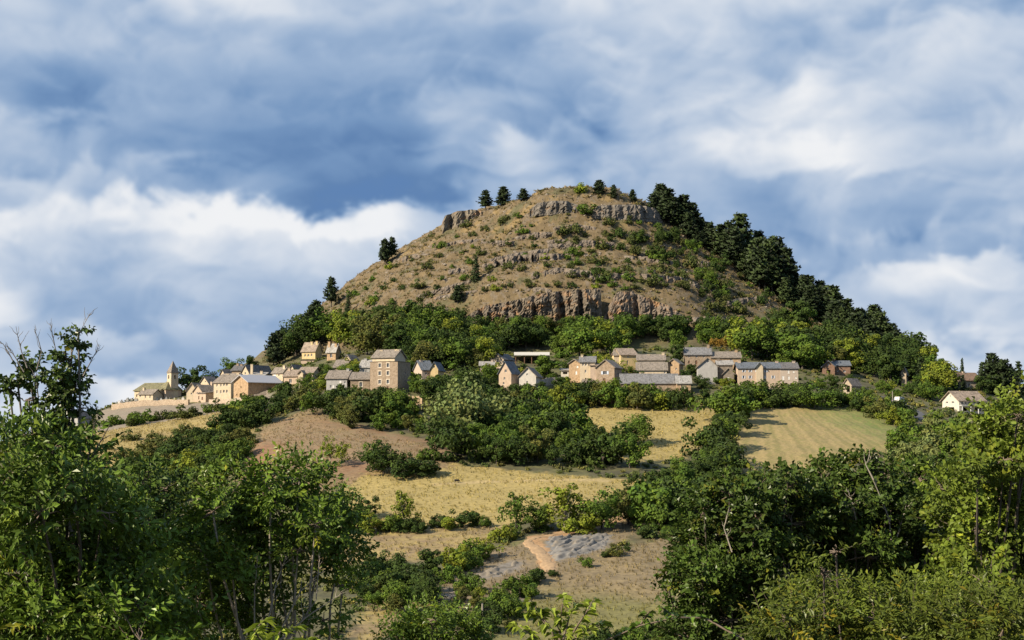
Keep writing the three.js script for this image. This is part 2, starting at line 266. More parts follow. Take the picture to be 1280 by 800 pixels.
{
  const map = dataTex(MN, (u, v) => groundColor(mix(MX0, MX1, u), mix(MD0, MD1, v)), true, false);
  const bump = dataTex(512, tileNoise((u, v) => { const n = 0.5 + 0.25 * fbm2(u * 9, v * 9, 4) + 0.22 * fbm2(u * 40, v * 40, 2); return [n, n, n]; }), false);
  bump.repeat.set((MX1 - MX0) / 14, (MD1 - MD0) / 14);
  const xs = [], ds = [];
  for (let x = -5200; x < -190; x += Math.max(1.3, (-190 - x) * 0.12)) xs.push(x);
  for (let x = -190; x <= 236; x += 1.3) xs.push(x);
  for (let x = 237, s = 1.3; x < 5200; x += s, s *= 1.13) xs.push(x);
  for (let d = -900; d < 0; d += Math.max(4, -d * 0.2)) ds.push(d);
  for (let d = 0; d < 196; d += 4) ds.push(d);
  for (let d = 196; d < 760; d += 1.2) ds.push(d);
  for (let d = 760, s = 2; d < 9000; d += s, s *= 1.1) ds.push(d);
  const nx = xs.length, nd = ds.length, pos = new Float32Array(nx * nd * 3), uv = new Float32Array(nx * nd * 2), idx = new Uint32Array((nx - 1) * (nd - 1) * 6);
  for (let j = 0, q = 0; j < nd; j++) for (let i = 0; i < nx; i++, q++) {
    pos[q * 3] = xs[i]; pos[q * 3 + 1] = height(xs[i], ds[j]); pos[q * 3 + 2] = -ds[j];
    uv[q * 2] = (xs[i] - MX0) / (MX1 - MX0); uv[q * 2 + 1] = (ds[j] - MD0) / (MD1 - MD0);
  }
  for (let j = 0, q = 0; j < nd - 1; j++) for (let i = 0; i < nx - 1; i++) { const a = j * nx + i; idx[q++] = a; idx[q++] = a + 1; idx[q++] = a + nx + 1; idx[q++] = a; idx[q++] = a + nx + 1; idx[q++] = a + nx; }
  const mat = new THREE.MeshStandardMaterial({ map, bumpMap: bump, bumpScale: 0.5, roughness: 1 });
  structure('hillside', geom(pos, idx, uv), mat);
}
// ------------------------------------------------------------------ trees and shrubs: a few of each kind, grown once and then copied
const leafMat = (r, g, b, t = 0.3, gloss = 0) => new THREE.MeshPhysicalMaterial({ color: new THREE.Color().setRGB(r, g, b), vertexColors: true, side: THREE.DoubleSide, roughness: 0.95, transmission: t, thickness: 0, specularIntensity: 0.4, clearcoat: gloss, clearcoatRoughness: 0.33 });
const BARK = new THREE.MeshStandardMaterial({ color: new THREE.Color().setRGB(0.075, 0.062, 0.05), roughness: 1 });
const BARK_PALE = new THREE.MeshStandardMaterial({ color: new THREE.Color().setRGB(0.26, 0.23, 0.19), roughness: 1 });
const LEAF = {
  oak: leafMat(0.037, 0.064, 0.010, 0.14), green: leafMat(0.076, 0.126, 0.013, 0.18), lime: leafMat(0.152, 0.188, 0.016, 0.2), willow: leafMat(0.14, 0.17, 0.05, 0.18), olive: leafMat(0.094, 0.104, 0.021, 0.16),
  gold: leafMat(0.23, 0.145, 0.024, 0.2), pine: leafMat(0.026, 0.043, 0.014, 0.1), spruce: leafMat(0.036, 0.060, 0.020, 0.1), pine_green: leafMat(0.040, 0.063, 0.018, 0.1), scrub: leafMat(0.066, 0.080, 0.018, 0.16),
};
class Leaves {   // small faces gathered into one geometry
  constructor() { this.p = []; this.n = []; this.c = []; }
  face(x, y, z, ux, uy, uz, vx, vy, vz, tone, nx, ny, nz) {   // a pointed leaf-like quad from its base along u, half as wide along v
    const P = this.p, a = [x, y, z], b = [x + ux * 0.5 + vx, y + uy * 0.5 + vy, z + uz * 0.5 + vz], c = [x + ux, y + uy, z + uz], d = [x + ux * 0.5 - vx, y + uy * 0.5 - vy, z + uz * 0.5 - vz];
    P.push(...a, ...b, ...c, ...a, ...c, ...d);
    for (let q = 0; q < 6; q++) { this.n.push(nx, ny, nz); this.c.push(tone[0], tone[1], tone[2]); }
  }
  build() { return geom(this.p, null, null, this.c, this.n); }
}
const unit = (r) => { const z = r() * 2 - 1, a = r() * 6.28318, s = Math.sqrt(1 - z * z); return [s * Math.cos(a), z, s * Math.sin(a)]; };
const cross = (a, b) => [a[1] * b[2] - a[2] * b[1], a[2] * b[0] - a[0] * b[2], a[0] * b[1] - a[1] * b[0]];
const norm = (a) => { const l = Math.hypot(...a) || 1; return [a[0] / l, a[1] / l, a[2] / l]; };
function lobesIn(r, n, rx, ry, cy, size, irregular) {   // clump centres inside an uneven crown of unit-tree size
  const L = [];
  for (let q = 0; q < n * 6 && L.length < n; q++) {
    const u = unit(r), k2 = Math.pow(r(), 0.28), wob = 1 + irregular * N3(u[0] * 1.6 + q * 0.0, u[1] * 1.6 + n, u[2] * 1.6 + rx * 7);
    const c = [u[0] * rx * k2 * wob, cy + u[1] * ry * k2 * wob, u[2] * rx * k2 * wob];
    L.push([...c, size * (0.65 + 0.7 * r())]);
  }
  return L;
}
// A tree of height 1 (its base at the origin): crown of leaf clumps that shade one another, trunk and limbs.
function leafTree(seed, o) {
  const r = rngOf(seed), lobes = o.lobes ?? lobesIn(r, o.n, o.rx, o.ry, o.cy, o.size, o.irregular ?? 0.35), L = new Leaves(), per = Math.round(o.faces / lobes.length);
  for (const [x, y, z, s] of lobes) {
    const lt = 0.80 + 0.40 * r(), warm = (r() - 0.5) * 0.25;
    for (let q = 0; q < per; q++) {
      const u = unit(r), k2 = s * (0.55 + 0.5 * Math.sqrt(r())), p = [x + u[0] * k2, y + u[1] * k2 * 0.8, z + u[2] * k2];
      if (p[1] < 0.01) continue;
      const j = unit(r), nn = norm([u[0] + 0.75 * j[0], u[1] + 0.75 * j[1] + 0.25, u[2] + 0.75 * j[2]]), t = norm(cross(nn, unit(r))), b = cross(t, nn), len = o.leaf * (0.7 + 0.7 * r());
      const v = lt * (0.78 + 0.44 * r());
      L.face(p[0] - t[0] * len / 2, p[1] - t[1] * len / 2, p[2] - t[2] * len / 2, t[0] * len, t[1] * len, t[2] * len, b[0] * len * 0.42, b[1] * len * 0.42, b[2] * len * 0.42, [v * (1 + warm), v, v * (1 - warm)], nn[0], nn[1], nn[2]);
    }
  }
  const g = { crown: L.build() };
  const limbs = [];
  const top = o.cy ?? 0.5, tr = o.trunk ?? 0.02;
  limbs.push(tube([[0, -0.06, 0], [0.01, top * 0.5, 0.005], [0, top * 1.05, 0]], [tr * 1.25, tr, tr * 0.6], 6));
  for (let q = 0; q < (o.limbs ?? 5); q++) { const l = lobes[Math.floor(r() * lobes.length)], y0 = top * (0.35 + 0.5 * r()); limbs.push(tube([[0, y0, 0], [l[0] * 0.5, mix(y0, l[1], 0.65), l[2] * 0.5], [l[0], l[1], l[2]]], [tr * 0.55, tr * 0.4, tr * 0.15], 4)); }
  g.trunk = mergeGeometries(limbs);
  return g;
}
function tube(path, radii, sides = 6) {   // a tapering tube through points
  const pos = [], idx = [], n = path.length;
  for (let i = 0; i < n; i++) {
    const a = path[Math.max(0, i - 1)], b = path[Math.min(n - 1, i + 1)], t = norm([b[0] - a[0], b[1] - a[1], b[2] - a[2]]), u = norm(cross(t, Math.abs(t[1]) > 0.9 ? [1, 0, 0] : [0, 1, 0])), v = cross(t, u);
    for (let q = 0; q < sides; q++) { const c = Math.cos(q / sides * 6.28318) * radii[i], s = Math.sin(q / sides * 6.28318) * radii[i]; pos.push(path[i][0] + u[0] * c + v[0] * s, path[i][1] + u[1] * c + v[1] * s, path[i][2] + u[2] * c + v[2] * s); }
  }
  for (let i = 0; i < n - 1; i++) for (let q = 0; q < sides; q++) { const a = i * sides + q, b = i * sides + (q + 1) % sides; idx.push(a, a + sides, b, b, a + sides, b + sides); }
  pos.push(...path[n - 1]); for (let q = 0; q < sides; q++) idx.push((n - 1) * sides + q, pos.length / 3 - 1, (n - 1) * sides + (q + 1) % sides);
  return geom(pos, idx);
}
function pineTree(seed, o) {   // whorls of boughs carrying tufts of needles
  const r = rngOf(seed), L = new Leaves(), limbs = [tube([[0, -0.05, 0], [0.008, 0.5, 0], [0, 0.97, 0]], [0.022, 0.014, 0.003], 6)];
  for (let y = o.from; y < 0.985; y += o.step * (0.7 + 0.6 * r())) {
    const t = (y - o.from) / (1 - o.from), reach = o.width * Math.pow(1 - t, o.taper) * (t < 0.12 ? 0.72 + t * 2.3 : 1);
    const n = Math.max(3, Math.round(o.boughs * (0.7 + 0.5 * r())));
    for (let q = 0; q < n; q++) {
      const a = (q + r()) / n * 6.283, len = reach * (0.5 + 0.65 * r()) + 0.02, dx = Math.cos(a), dz = Math.sin(a), up = o.rise * (0.5 + r()), y0 = y + (r() - 0.5) * o.step;
      if (len > 0.06) limbs.push(tube([[0, y0, 0], [dx * len, y0 + up * len, dz * len]], [0.006, 0.002], 3));
      const m = Math.max(2, Math.round(len / o.tuft * 1.5));
      for (let w = 0; w < m; w++) {
        const s = len * (0.3 + 0.7 * (w + r()) / m), cx = dx * s + (r() - 0.5) * o.tuft * 1.3, cy = y0 + up * s + (r() - 0.3) * o.tuft * 0.7, cz = dz * s + (r() - 0.5) * o.tuft * 1.3, v = 0.7 + 0.6 * r();
        for (let e = 0; e < o.needles; e++) {
          const u = unit(r); u[1] = u[1] * 0.6 + 0.25; const nn = norm([u[0] * 0.6 + dx * 0.3 + (r() - 0.5), u[1] * 0.5 + 0.55 * r(), u[2] * 0.6 + dz * 0.3 + (r() - 0.5)]), b = norm(cross(u, nn)), l = o.tuft * (0.7 + 0.7 * r());
          L.face(cx, cy, cz, u[0] * l, u[1] * l, u[2] * l, b[0] * l * 0.26, b[1] * l * 0.26, b[2] * l * 0.26, [v, v, v * (0.9 + 0.2 * r())], nn[0], nn[1], nn[2]);
        }
      }
    }
  }
  return { crown: L.build(), trunk: mergeGeometries(limbs) };
}
const KINDS = {};
const kindOf = (name, mat, shapes, bark = BARK) => { KINDS[name] = { mat, shapes, bark }; };
{
  const round = [0, 1, 2, 3, 4, 5].map((s) => leafTree(100 + s, { n: 26 + 4 * (s % 3), rx: 0.30 + 0.045 * s, ry: 0.38 + 0.03 * (s % 2), cy: 0.55, size: 0.13 + 0.02 * (s % 3), faces: 3000, leaf: 0.055, irregular: 0.7 }));
  const tall = [0, 1, 2].map((s) => leafTree(120 + s, { n: 36, rx: 0.27 + 0.03 * s, ry: 0.44, cy: 0.54, size: 0.13, faces: 3000, leaf: 0.05, irregular: 0.5 }));
  const bush = [0, 1, 2, 3].map((s) => leafTree(140 + s, { n: 26, rx: 0.52 + 0.05 * s, ry: 0.46, cy: 0.47, size: 0.21, faces: 2300, leaf: 0.085, irregular: 0.75, trunk: 0.03, limbs: 7 }));
  const airy = [0, 1].map((s) => leafTree(160 + s, { n: 26, rx: 0.33, ry: 0.42, cy: 0.57, size: 0.11, faces: 1300, leaf: 0.05, irregular: 0.7, limbs: 18, trunk: 0.017 }));
  const low = [0, 1, 2].map((s) => leafTree(180 + s, { n: 14, rx: 0.75, ry: 0.45, cy: 0.42, size: 0.34, faces: 700, leaf: 0.17, irregular: 0.6, trunk: 0.04, limbs: 5 }));
  kindOf('oak', LEAF.oak, round); kindOf('green', LEAF.green, [...round, ...tall]); kindOf('lime', LEAF.lime, [...round, tall[1]]); kindOf('willow', LEAF.willow, [...round, tall[0]]); kindOf('olive', LEAF.olive, [...tall, ...round]); kindOf('gold', LEAF.gold, round);
  kindOf('bush_oak', LEAF.oak, bush); kindOf('bush_green', LEAF.green, bush); kindOf('bush_lime', LEAF.lime, bush); kindOf('bush_olive', LEAF.olive, bush); kindOf('bush_willow', LEAF.willow, bush); kindOf('airy', LEAF.lime, airy, BARK_PALE); kindOf('airy_green', LEAF.green, airy);
  kindOf('scrub', LEAF.scrub, low); kindOf('scrub_green', LEAF.green, low); kindOf('scrub_lime', LEAF.lime, low); kindOf('scrub_oak', LEAF.oak, low);
  kindOf('pine', LEAF.pine, [0, 1, 2, 3].map((s) => pineTree(200 + s, { from: 0.10 + 0.04 * s, step: 0.048, width: 0.34 - 0.02 * s, taper: 0.66, boughs: 7, rise: 0.2, tuft: 0.066, needles: 7 })));
  KINDS.pine_green = { ...KINDS.pine, mat: LEAF.pine_green };
  kindOf('spruce', LEAF.spruce, [0, 1].map((s) => pineTree(220 + s, { from: 0.05, step: 0.05, width: 0.24, taper: 0.95, boughs: 7, rise: -0.12, tuft: 0.05, needles: 6 })));
}
let plantSeed = rngOf(77);
const KEEP = [];   // parts of the picture where a building shows: nothing is planted in front of it
function grow(kind, p, h, name, label, category, group, wide = 1) {
  const K = KINDS[kind], r = plantSeed, s = K.shapes[Math.floor(r() * K.shapes.length)], o = thing(name, label, category, group);
  mesh('trunk', s.trunk, K.bark, o); mesh('crown', s.crown, K.mat, o);
  o.position.set(p[0], p[1] - 0.03 * h, p[2]); o.rotation.y = r() * 6.283; o.scale.set(h * wide * (0.9 + 0.25 * r()), h, h * wide * (0.9 + 0.25 * r()));
  return o;
}
// one plant: foot at a pixel on the land, height in photo pixels
function plant(kind, px, py, hpx, name, label, category, group, wide = 1) {
  let p = ground(px, py); for (let q = 1; !p && q < 7; q++) p = ground(px, py + q); if (!p) return null;
  const w = hpx * wide * 0.42, full = hpx;
  for (const [x0, y0, x1, y1, d] of KEEP) {   // a building shows behind: the plant is only as tall as what it hides of it
    if (px + w < x0 || px - w > x1 || py < y0 || py - hpx > y1) continue;
    if (-p[2] < d) hpx = Math.min(hpx, py - y1 + 3.5); else if (-p[2] < d + 9 && px + w * 0.3 > x0 && px - w * 0.3 < x1) return null;
  }
  if (hpx < 0.35 * full) return null;
  const h = hpx * -p[2] / F;
  return grow(kind, p, h, name, label, category, group, wide);
}
// a stand: feet spread evenly over an outline (pixels), each a different individual; kinds: [[kind, share, name, label, category], ...]
function stand(poly, gap, hMin, hMax, kinds, group, wide = 1, gapY = gap * 0.55) {
  const r = plantSeed, xs = poly.map((p) => p[0]), ys = poly.map((p) => p[1]);
  for (let y = Math.min(...ys), row = 0; y < Math.max(...ys); y += gapY, row++) for (let x = Math.min(...xs) + (row % 2) * gap / 2; x < Math.max(...xs); x += gap) {
    const px = x + (r() - 0.5) * gap * 0.8, py = y + (r() - 0.5) * gapY * 0.8; let t = r(), q = 0; const h = mix(hMin * 0.85, hMax * 1.12, Math.pow(r(), 1.3));
    while (q < kinds.length - 1 && t > kinds[q][1]) { t -= kinds[q][1]; q++; }
    if (inPoly(px, py, poly)) plant(kinds[q][0], px, py, h, kinds[q][2], kinds[q][3], kinds[q][4], group, wide);
  }
}
// ------------------------------------------------------------------ buildings
const rgbC = (c) => new THREE.Color().setRGB(c[0], c[1], c[2]);
const STONE_TEX = dataTex(512, (() => { const f = tileNoise((u, v) => [0.5 + 0.5 * fbm2(u * 5, v * 5, 3)]); const mottle = (u, v) => tileNoise((a, b) => fbm2(a * 5, b * 5, 4))(u, v);
  return (u, v) => { const row = Math.floor(v * 20), off = (row % 3) * 0.37, col = Math.floor((u * 12 + off)), hsh = Math.abs(Math.sin((col % 12) * 12.9 + row * 78.2) * 43758.5) % 1, ju = Math.abs((u * 12 + off) % 1 - 0.5), jv = Math.abs((v * 20) % 1 - 0.5), m = ju > 0.45 || jv > 0.42 ? 0.82 : 1, b = (0.78 + 0.26 * hsh + 0.42 * mottle(u, v)) * m; return [b, b * (0.97 + 0.05 * hsh), b * (0.92 + 0.12 * hsh)]; }; })(), true);
STONE_TEX.repeat.set(0.2, 0.2);
const PLASTER_TEX = dataTex(256, (() => { const a = tileNoise((u, v) => fbm2(u * 4 + 3, v * 4, 4)), b = tileNoise((u, v) => fbm2(u * 14, v * 3 + 20, 3)); return (u, v) => { const n = 0.90 + 0.2 * a(u, v) + 0.14 * b(u, v); return [n, n * (0.99 + 0.02 * a(v, u)), n * 0.98]; }; })(), true);
PLASTER_TEX.repeat.set(0.14, 0.14);
const ROOF_TEX = dataTex(512, (() => { const a = tileNoise((u, v) => fbm2(u * 4 + 60, v * 4, 4)); return (u, v) => { const row = Math.floor(v * 22), off = (row * 0.37) % 1, n = 14, col = Math.floor(u * n + off) % n, hsh = Math.abs(Math.sin(col * 37.7 + row * 11.3) * 9631.7) % 1, j = (v * 22) % 1 < 0.12 ? 0.72 : 1, b = (0.62 + 0.5 * hsh + 0.5 * a(u, v)) * j; return [b, b, b * (0.95 + 0.08 * hsh)]; }; })(), true);
ROOF_TEX.repeat.set(0.14, 0.14);
const wallCache = {};
const surf = (kind, c) => (wallCache[kind + c] ??= kind === 'metal' ? new THREE.MeshStandardMaterial({ color: rgbC(c), roughness: 0.45, metalness: 0.3 }) : new THREE.MeshStandardMaterial({ color: rgbC(c), roughness: kind === 'roof' ? 0.8 : 1, map: { stone: STONE_TEX, plaster: PLASTER_TEX, roof: ROOF_TEX }[kind], bumpMap: { stone: STONE_TEX, plaster: PLASTER_TEX, roof: ROOF_TEX }[kind], bumpScale: { stone: 0.05, plaster: 0.02, roof: 0.08 }[kind] }));
const GLASS = new THREE.MeshStandardMaterial({ color: rgbC([0.03, 0.035, 0.045]), roughness: 0.12 }), WHITE = new THREE.MeshStandardMaterial({ color: rgbC([0.62, 0.61, 0.585]), roughness: 0.7 }), WOOD = new THREE.MeshStandardMaterial({ color: rgbC([0.13, 0.07, 0.04]), roughness: 0.9 }), BLUE = new THREE.MeshStandardMaterial({ color: rgbC([0.42, 0.47, 0.55]), roughness: 0.8 }), SURROUND = new THREE.MeshStandardMaterial({ color: rgbC([0.52, 0.45, 0.36]), roughness: 1 }), IRON = new THREE.MeshStandardMaterial({ color: rgbC([0.05, 0.05, 0.055]), roughness: 0.6 });
const W_ = { cream: ['plaster', [0.529, 0.443, 0.319]], yellow: ['plaster', [0.518, 0.405, 0.216]], orange: ['stone', [0.400, 0.281, 0.173]], brown: ['stone', [0.308, 0.238, 0.173]], grey: ['plaster', [0.356, 0.351, 0.340]], pale: ['plaster', [0.508, 0.486, 0.432]], pink: ['plaster', [0.454, 0.356, 0.270]], red: ['stone', [0.227, 0.140, 0.097]], dark: ['stone', [0.205, 0.173, 0.140]], white: ['plaster', [0.56, 0.53, 0.46]], stone: ['stone', [0.400, 0.335, 0.254]], rose: ['plaster', [0.443, 0.373, 0.308]] };
const R_ = { lauze: ['roof', [0.228, 0.194, 0.160]], grey: ['roof', [0.184, 0.181, 0.184]], blue: ['roof', [0.116, 0.133, 0.157]], tan: ['roof', [0.276, 0.218, 0.170]], moss: ['roof', [0.189, 0.174, 0.092]], light: ['roof', [0.319, 0.305, 0.286]], brown: ['roof', [0.203, 0.131, 0.087]], slate: ['roof', [0.131, 0.126, 0.126]], tin: ['metal', [0.426, 0.426, 0.445]] };
const box = (x0, x1, y0, y1, z0, z1) => { const g = new THREE.BoxGeometry(x1 - x0, y1 - y0, z1 - z0); g.translate((x0 + x1) / 2, (y0 + y1) / 2, (z0 + z1) / 2); return g; };
const flat = (g) => { const n = g.index ? g.toNonIndexed() : g; return n; };
const join = (list) => mergeGeometries(list.map(flat));
const extrude = (pts, depth, holes = []) => { const s = new THREE.Shape(pts.map(([x, y]) => new THREE.Vector2(x, y))); for (const h of holes) s.holes.push(new THREE.Path(h.map(([x, y]) => new THREE.Vector2(x, y)))); return new THREE.ExtrudeGeometry(s, { depth, bevelEnabled: false }); };
// One block of a building: walls with real openings, a roof with eaves, windows, doors and chimneys, all children of GROUP.
// f: picture columns of the front's left edge, its right edge and (turned houses) the far edge of the side; psi: how far the front is turned to the left.
function block(group, o) {
  const { s, d, y0 } = group.userData.place, t = 0.45, psi = (o.psi ?? 0) * Math.PI / 180, [a, b, c] = o.f, cs = Math.cos(psi), sn = Math.abs(Math.sin(psi));
  const W = (b - a) * s / cs, D = c === undefined ? (o.dep ?? 8) : Math.abs(psi >= 0 ? c - b : a - c) * s / sn, right = psi >= 0, xL = right ? -W : 0, xR = right ? 0 : W, low = o.low ?? -3;
  const holder = group.userData.place.main ? new THREE.Group() : group;   // turned with the first block's corner or on its own
  const corner = at(right ? b : a, o.yb ?? group.userData.place.yb, d + (o.back ?? 0));
  const wx = corner[0], wz = corner[2];
  const m4 = new THREE.Matrix4().makeRotationY(-psi).setPosition(wx - group.position.x, 0, wz - group.position.z);
  const Y = (py) => at(right ? b : a, py, d + (o.back ?? 0))[1] - y0;
  const ye = Y(o.ye), yr = Y(o.yr), holes = { f: [], r: [], l: [], b: [] }, put = (name, g, mat, parent = group) => { g.applyMatrix4(m4); return mesh(name, g, mat, parent); };
  let asked = o.wins;
  if (!asked && ye > 2.2 && W > 3 && !o.plain) {   // plain houses: a few small windows, unevenly set
    const r = rngOf(Math.round(a * 13 + o.ye)), n = Math.max(1, Math.floor(W / 3)); asked = [];
    for (let v = ye - 1.5; v > 0.6 && asked.length < 8; v -= 2.7) for (let q = 0; q < n; q++) if (r() < 0.78) { const lx = xL + W * (q + 0.5 + (r() - 0.5) * 0.3) / n; asked.push(['f', (right ? b : a) + lx * cs / s, (o.yb ?? group.userData.place.yb) - v / s, 0.85 / s * cs, (1.0 + 0.3 * r()) / s, r() < 0.25 ? 'closed' : r() < 0.4 ? 'trim' : 'win']); }
  }
  const wins = (asked ?? []).map(([side, px, py, w, h, kind = 'win']) => {
    const cy = Y(py), hh = Math.max(0.55, h * s), side_ = side !== 'f', scale = side_ ? s / Math.max(0.2, sn) : s / cs, ww = Math.max(0.5, w * scale);
    const u = side === 'f' ? (right ? (px - b) * scale : (px - a) * scale) : (right ? px - b : a - px) * scale;
    const r = { side, u0: u - ww / 2, u1: u + ww / 2, v0: cy - hh / 2, v1: cy + hh / 2, kind };
    const lo = side === 'f' ? xL + 0.15 : t + 0.15, hi = side === 'f' ? xR - 0.15 : D - t - 0.15;
    if (r.u0 < lo) { r.u1 += lo - r.u0; r.u0 = lo; } if (r.u1 > hi) { r.u0 -= r.u1 - hi; r.u1 = hi; }
    if (r.u0 < lo) return null;
    if (kind === 'arch') { const n = 8, pts = [[r.u0, r.v0], [r.u1, r.v0]]; for (let q = 0; q <= n; q++) { const an = q / n * Math.PI; pts.push([(r.u0 + r.u1) / 2 + Math.cos(an) * ww / 2, r.v1 - ww / 4 + Math.sin(an) * ww / 4]); } holes[side].push(pts); }
    else holes[side].push([[r.u0, r.v0], [r.u1, r.v0], [r.u1, r.v1], [r.u0, r.v1]]);
    return r;
  }).filter(Boolean);
  const wall = surf(...W_[o.wall]), roofM = surf(...R_[o.roof]), ridge = o.ridge ?? 'x', gz = ridge === 'z', shed = ridge === 'shed';
  const front = gz ? [[xL, low], [xR, low], [xR, ye], [(xL + xR) / 2, yr], [xL, ye]] : [[xL, low], [xR, low], [xR, ye], [xL, ye]];
  const back = shed ? [[xL, low], [xR, low], [xR, yr], [xL, yr]] : front;
  const rise = gz || ridge === 'pyr' ? 0 : (yr - ye), yAt = (u) => shed ? ye + rise * u / D : ye + rise * (1 - Math.abs(u - D / 2) / (D / 2));
  const sidePts = gz || ridge === 'pyr' ? [[t, low], [D - t, low], [D - t, ye], [t, ye]] : shed ? [[t, low], [D - t, low], [D - t, yAt(D - t)], [t, yAt(t)]] : [[t, low], [D - t, low], [D - t, yAt(D - t)], [D / 2, yr], [t, yAt(t)]];
  const gf = extrude(front, t, holes.f); gf.translate(0, 0, -t);
  const gb = extrude(back, t); gb.translate(0, 0, -D);
  const gr = extrude(sidePts, t, holes.r); gr.rotateY(Math.PI / 2); gr.translate(xR - t, 0, 0);
  const gl = extrude(sidePts, t, holes.l); gl.rotateY(Math.PI / 2); gl.translate(xL, 0, 0);
  if (o.frontWall) { put('wall', join([gb, gr, gl]), wall); put(o.frontName ?? 'facade', flat(gf), surf(...W_[o.frontWall])); } else put('wall', join([gf, gb, gr, gl]), wall);
  const ov = o.over ?? 0.4, th = 0.22, up = 0.015; let rg;
  if (ridge === 'pyr') {
    const cx = (xL + xR) / 2, cz = -D / 2, e = ov, P = [[xL - e, ye, e], [xR + e, ye, e], [xR + e, ye, -D - e], [xL - e, ye, -D - e]], top = [cx, yr, cz], pos = [], uv = [];
    for (let q = 0; q < 4; q++) { const A = P[q], B = P[(q + 1) % 4]; pos.push(...A, ...B, ...top); uv.push(0, 0, Math.hypot(B[0] - A[0], B[2] - A[2]), 0, Math.hypot(B[0] - A[0], B[2] - A[2]) / 2, yr - ye); }
    pos.push(...P[0], ...P[2], ...P[1], ...P[0], ...P[3], ...P[2]); for (let q = 0; q < 6; q++) uv.push(0, q);
    rg = geom(pos, null, uv); rg.translate(0, up, 0);
  } else if (gz) {
    const sl = (yr - ye) / (W / 2), pts = [[xL - ov, ye - sl * ov], [(xL + xR) / 2, yr], [xR + ov, ye - sl * ov], [xR + ov, ye - sl * ov + th], [(xL + xR) / 2, yr + th * 1.15], [xL - ov, ye - sl * ov + th]];
    rg = extrude(pts, D + ov * 2); rg.translate(0, up, -D - ov);
  } else if (shed) {
    const sl = rise / D, pts = [[-ov, ye - sl * ov], [D + ov, yr + sl * ov], [D + ov, yr + sl * ov + th], [-ov, ye - sl * ov + th]];
    rg = extrude(pts, W + ov * 2); rg.rotateY(Math.PI / 2); rg.translate(xL - ov, up, 0);
  } else {
    const sl = rise / (D / 2), pts = [[-ov, ye - sl * ov], [D / 2, yr], [D + ov, ye - sl * ov], [D + ov, ye - sl * ov + th], [D / 2, yr + th * 1.15], [-ov, ye - sl * ov + th]];
    rg = extrude(pts, W + ov * 2); rg.rotateY(Math.PI / 2); rg.translate(xL - ov, up, 0);
  }
  const roof = put('roof', flat(rg), roofM);
  const r2 = rngOf(Math.round(o.f[0] * 17 + o.yr * 3)), chims = o.chim ?? (gz || shed || ridge === 'pyr' || W < 4 || r2() < 0.35 ? [] : [[mix(a, b, r2() < 0.5 ? 0.1 : 0.88), o.yr - 2.4, 0.6 + 0.3 * r2()]]);
  for (const [px, py, w = 0.8] of chims) {
    const u = right ? (px - b) * s / cs : (px - a) * s / cs, lx = gz ? (xL + xR) / 2 : clamp(u - (right ? 1 : -1) * 0 - (o.psi ? Math.tan(psi) * D / 2 * 0 : 0), xL + 0.4, xR - 0.4), lz = gz ? -D + 0.6 : -D / 2 + 0.35;
    put('chimney', join([box(lx - w / 2, lx + w / 2, yr - 1.2, Y(py), lz - 0.35, lz + 0.35), box(lx - w / 2 - 0.08, lx + w / 2 + 0.08, Y(py), Y(py) + 0.12, lz - 0.43, lz + 0.43)]), wall, roof);
  }
  for (const w of wins) {
    const turn = (g) => { if (w.side !== 'f') { g.rotateY(Math.PI / 2); g.translate(w.side === 'r' ? xR - t : xL, 0, 0); if (w.side === 'l') g.translate(0, 0, 0); } else g.translate(0, 0, -t); return g; };   // built in (u, y, e), e = t at the outside of f and r
    const out = w.side === 'l' ? 0 : t, inn = w.side === 'l' ? 1 : -1, e = (v) => out + inn * v, B = (u0, u1, v0, v1, e0, e1) => box(u0, u1, v0, v1, Math.min(e(e0), e(e1)), Math.max(e(e0), e(e1)));
    const { u0, u1, v0, v1 } = w, um = (u0 + u1) / 2, fw = 0.07;
    if (w.kind === 'arch' || w.kind === 'open') continue;
    if (w.kind === 'door') { put('door', turn(B(u0 + 0.005, u1 - 0.005, v0 + 0.005, v1 - 0.005, 0.18, 0.24)), WOOD); continue; }
    if (w.kind === 'closed') { const q = put('window', turn(join([B(u0 - 0.1, u1 + 0.1, v0 - 0.14, v0 - 0.02, -0.06, 0.1)])), SURROUND); put('shutter', turn(B(u0 + 0.01, um - 0.01, v0 + 0.01, v1 - 0.01, 0.04, 0.1)), WHITE, q); put('shutter', turn(B(um + 0.01, u1 - 0.01, v0 + 0.01, v1 - 0.01, 0.04, 0.1)), WHITE, q); continue; }
    const f = put('window', turn(join([B(u0, u0 + fw, v0, v1, 0.16, 0.24), B(u1 - fw, u1, v0, v1, 0.16, 0.24), B(u0 + fw, u1 - fw, v0, v0 + fw, 0.16, 0.24), B(u0 + fw, u1 - fw, v1 - fw, v1, 0.16, 0.24), B(um - 0.03, um + 0.03, v0 + fw, v1 - fw, 0.16, 0.24)])), w.kind === 'wood' ? WOOD : WHITE);
    put('pane', turn(join([B(u0 + fw, um - 0.03, v0 + fw, v1 - fw, 0.19, 0.21), B(um + 0.03, u1 - fw, v0 + fw, v1 - fw, 0.19, 0.21)])), GLASS, f);
    if (w.kind === 'shut') for (const sgn of [-1, 1]) put('shutter', turn(sgn < 0 ? B(u0 - (u1 - u0) * 0.5, u0 - 0.02, v0, v1, -0.06, -0.005) : B(u1 + 0.02, u1 + (u1 - u0) * 0.5, v0, v1, -0.06, -0.005)), BLUE, f);
    if (w.kind === 'trim') put('surround', turn(join([B(u0 - 0.2, u0, v0 - 0.2, v1 + 0.25, -0.04, 0.12), B(u1, u1 + 0.2, v0 - 0.2, v1 + 0.25, -0.04, 0.12), B(u0, u1, v1, v1 + 0.25, -0.04, 0.12), B(u0, u1, v0 - 0.2, v0, -0.04, 0.12)])), SURROUND, f);
  }
  const xs = [a, b, c ?? a];
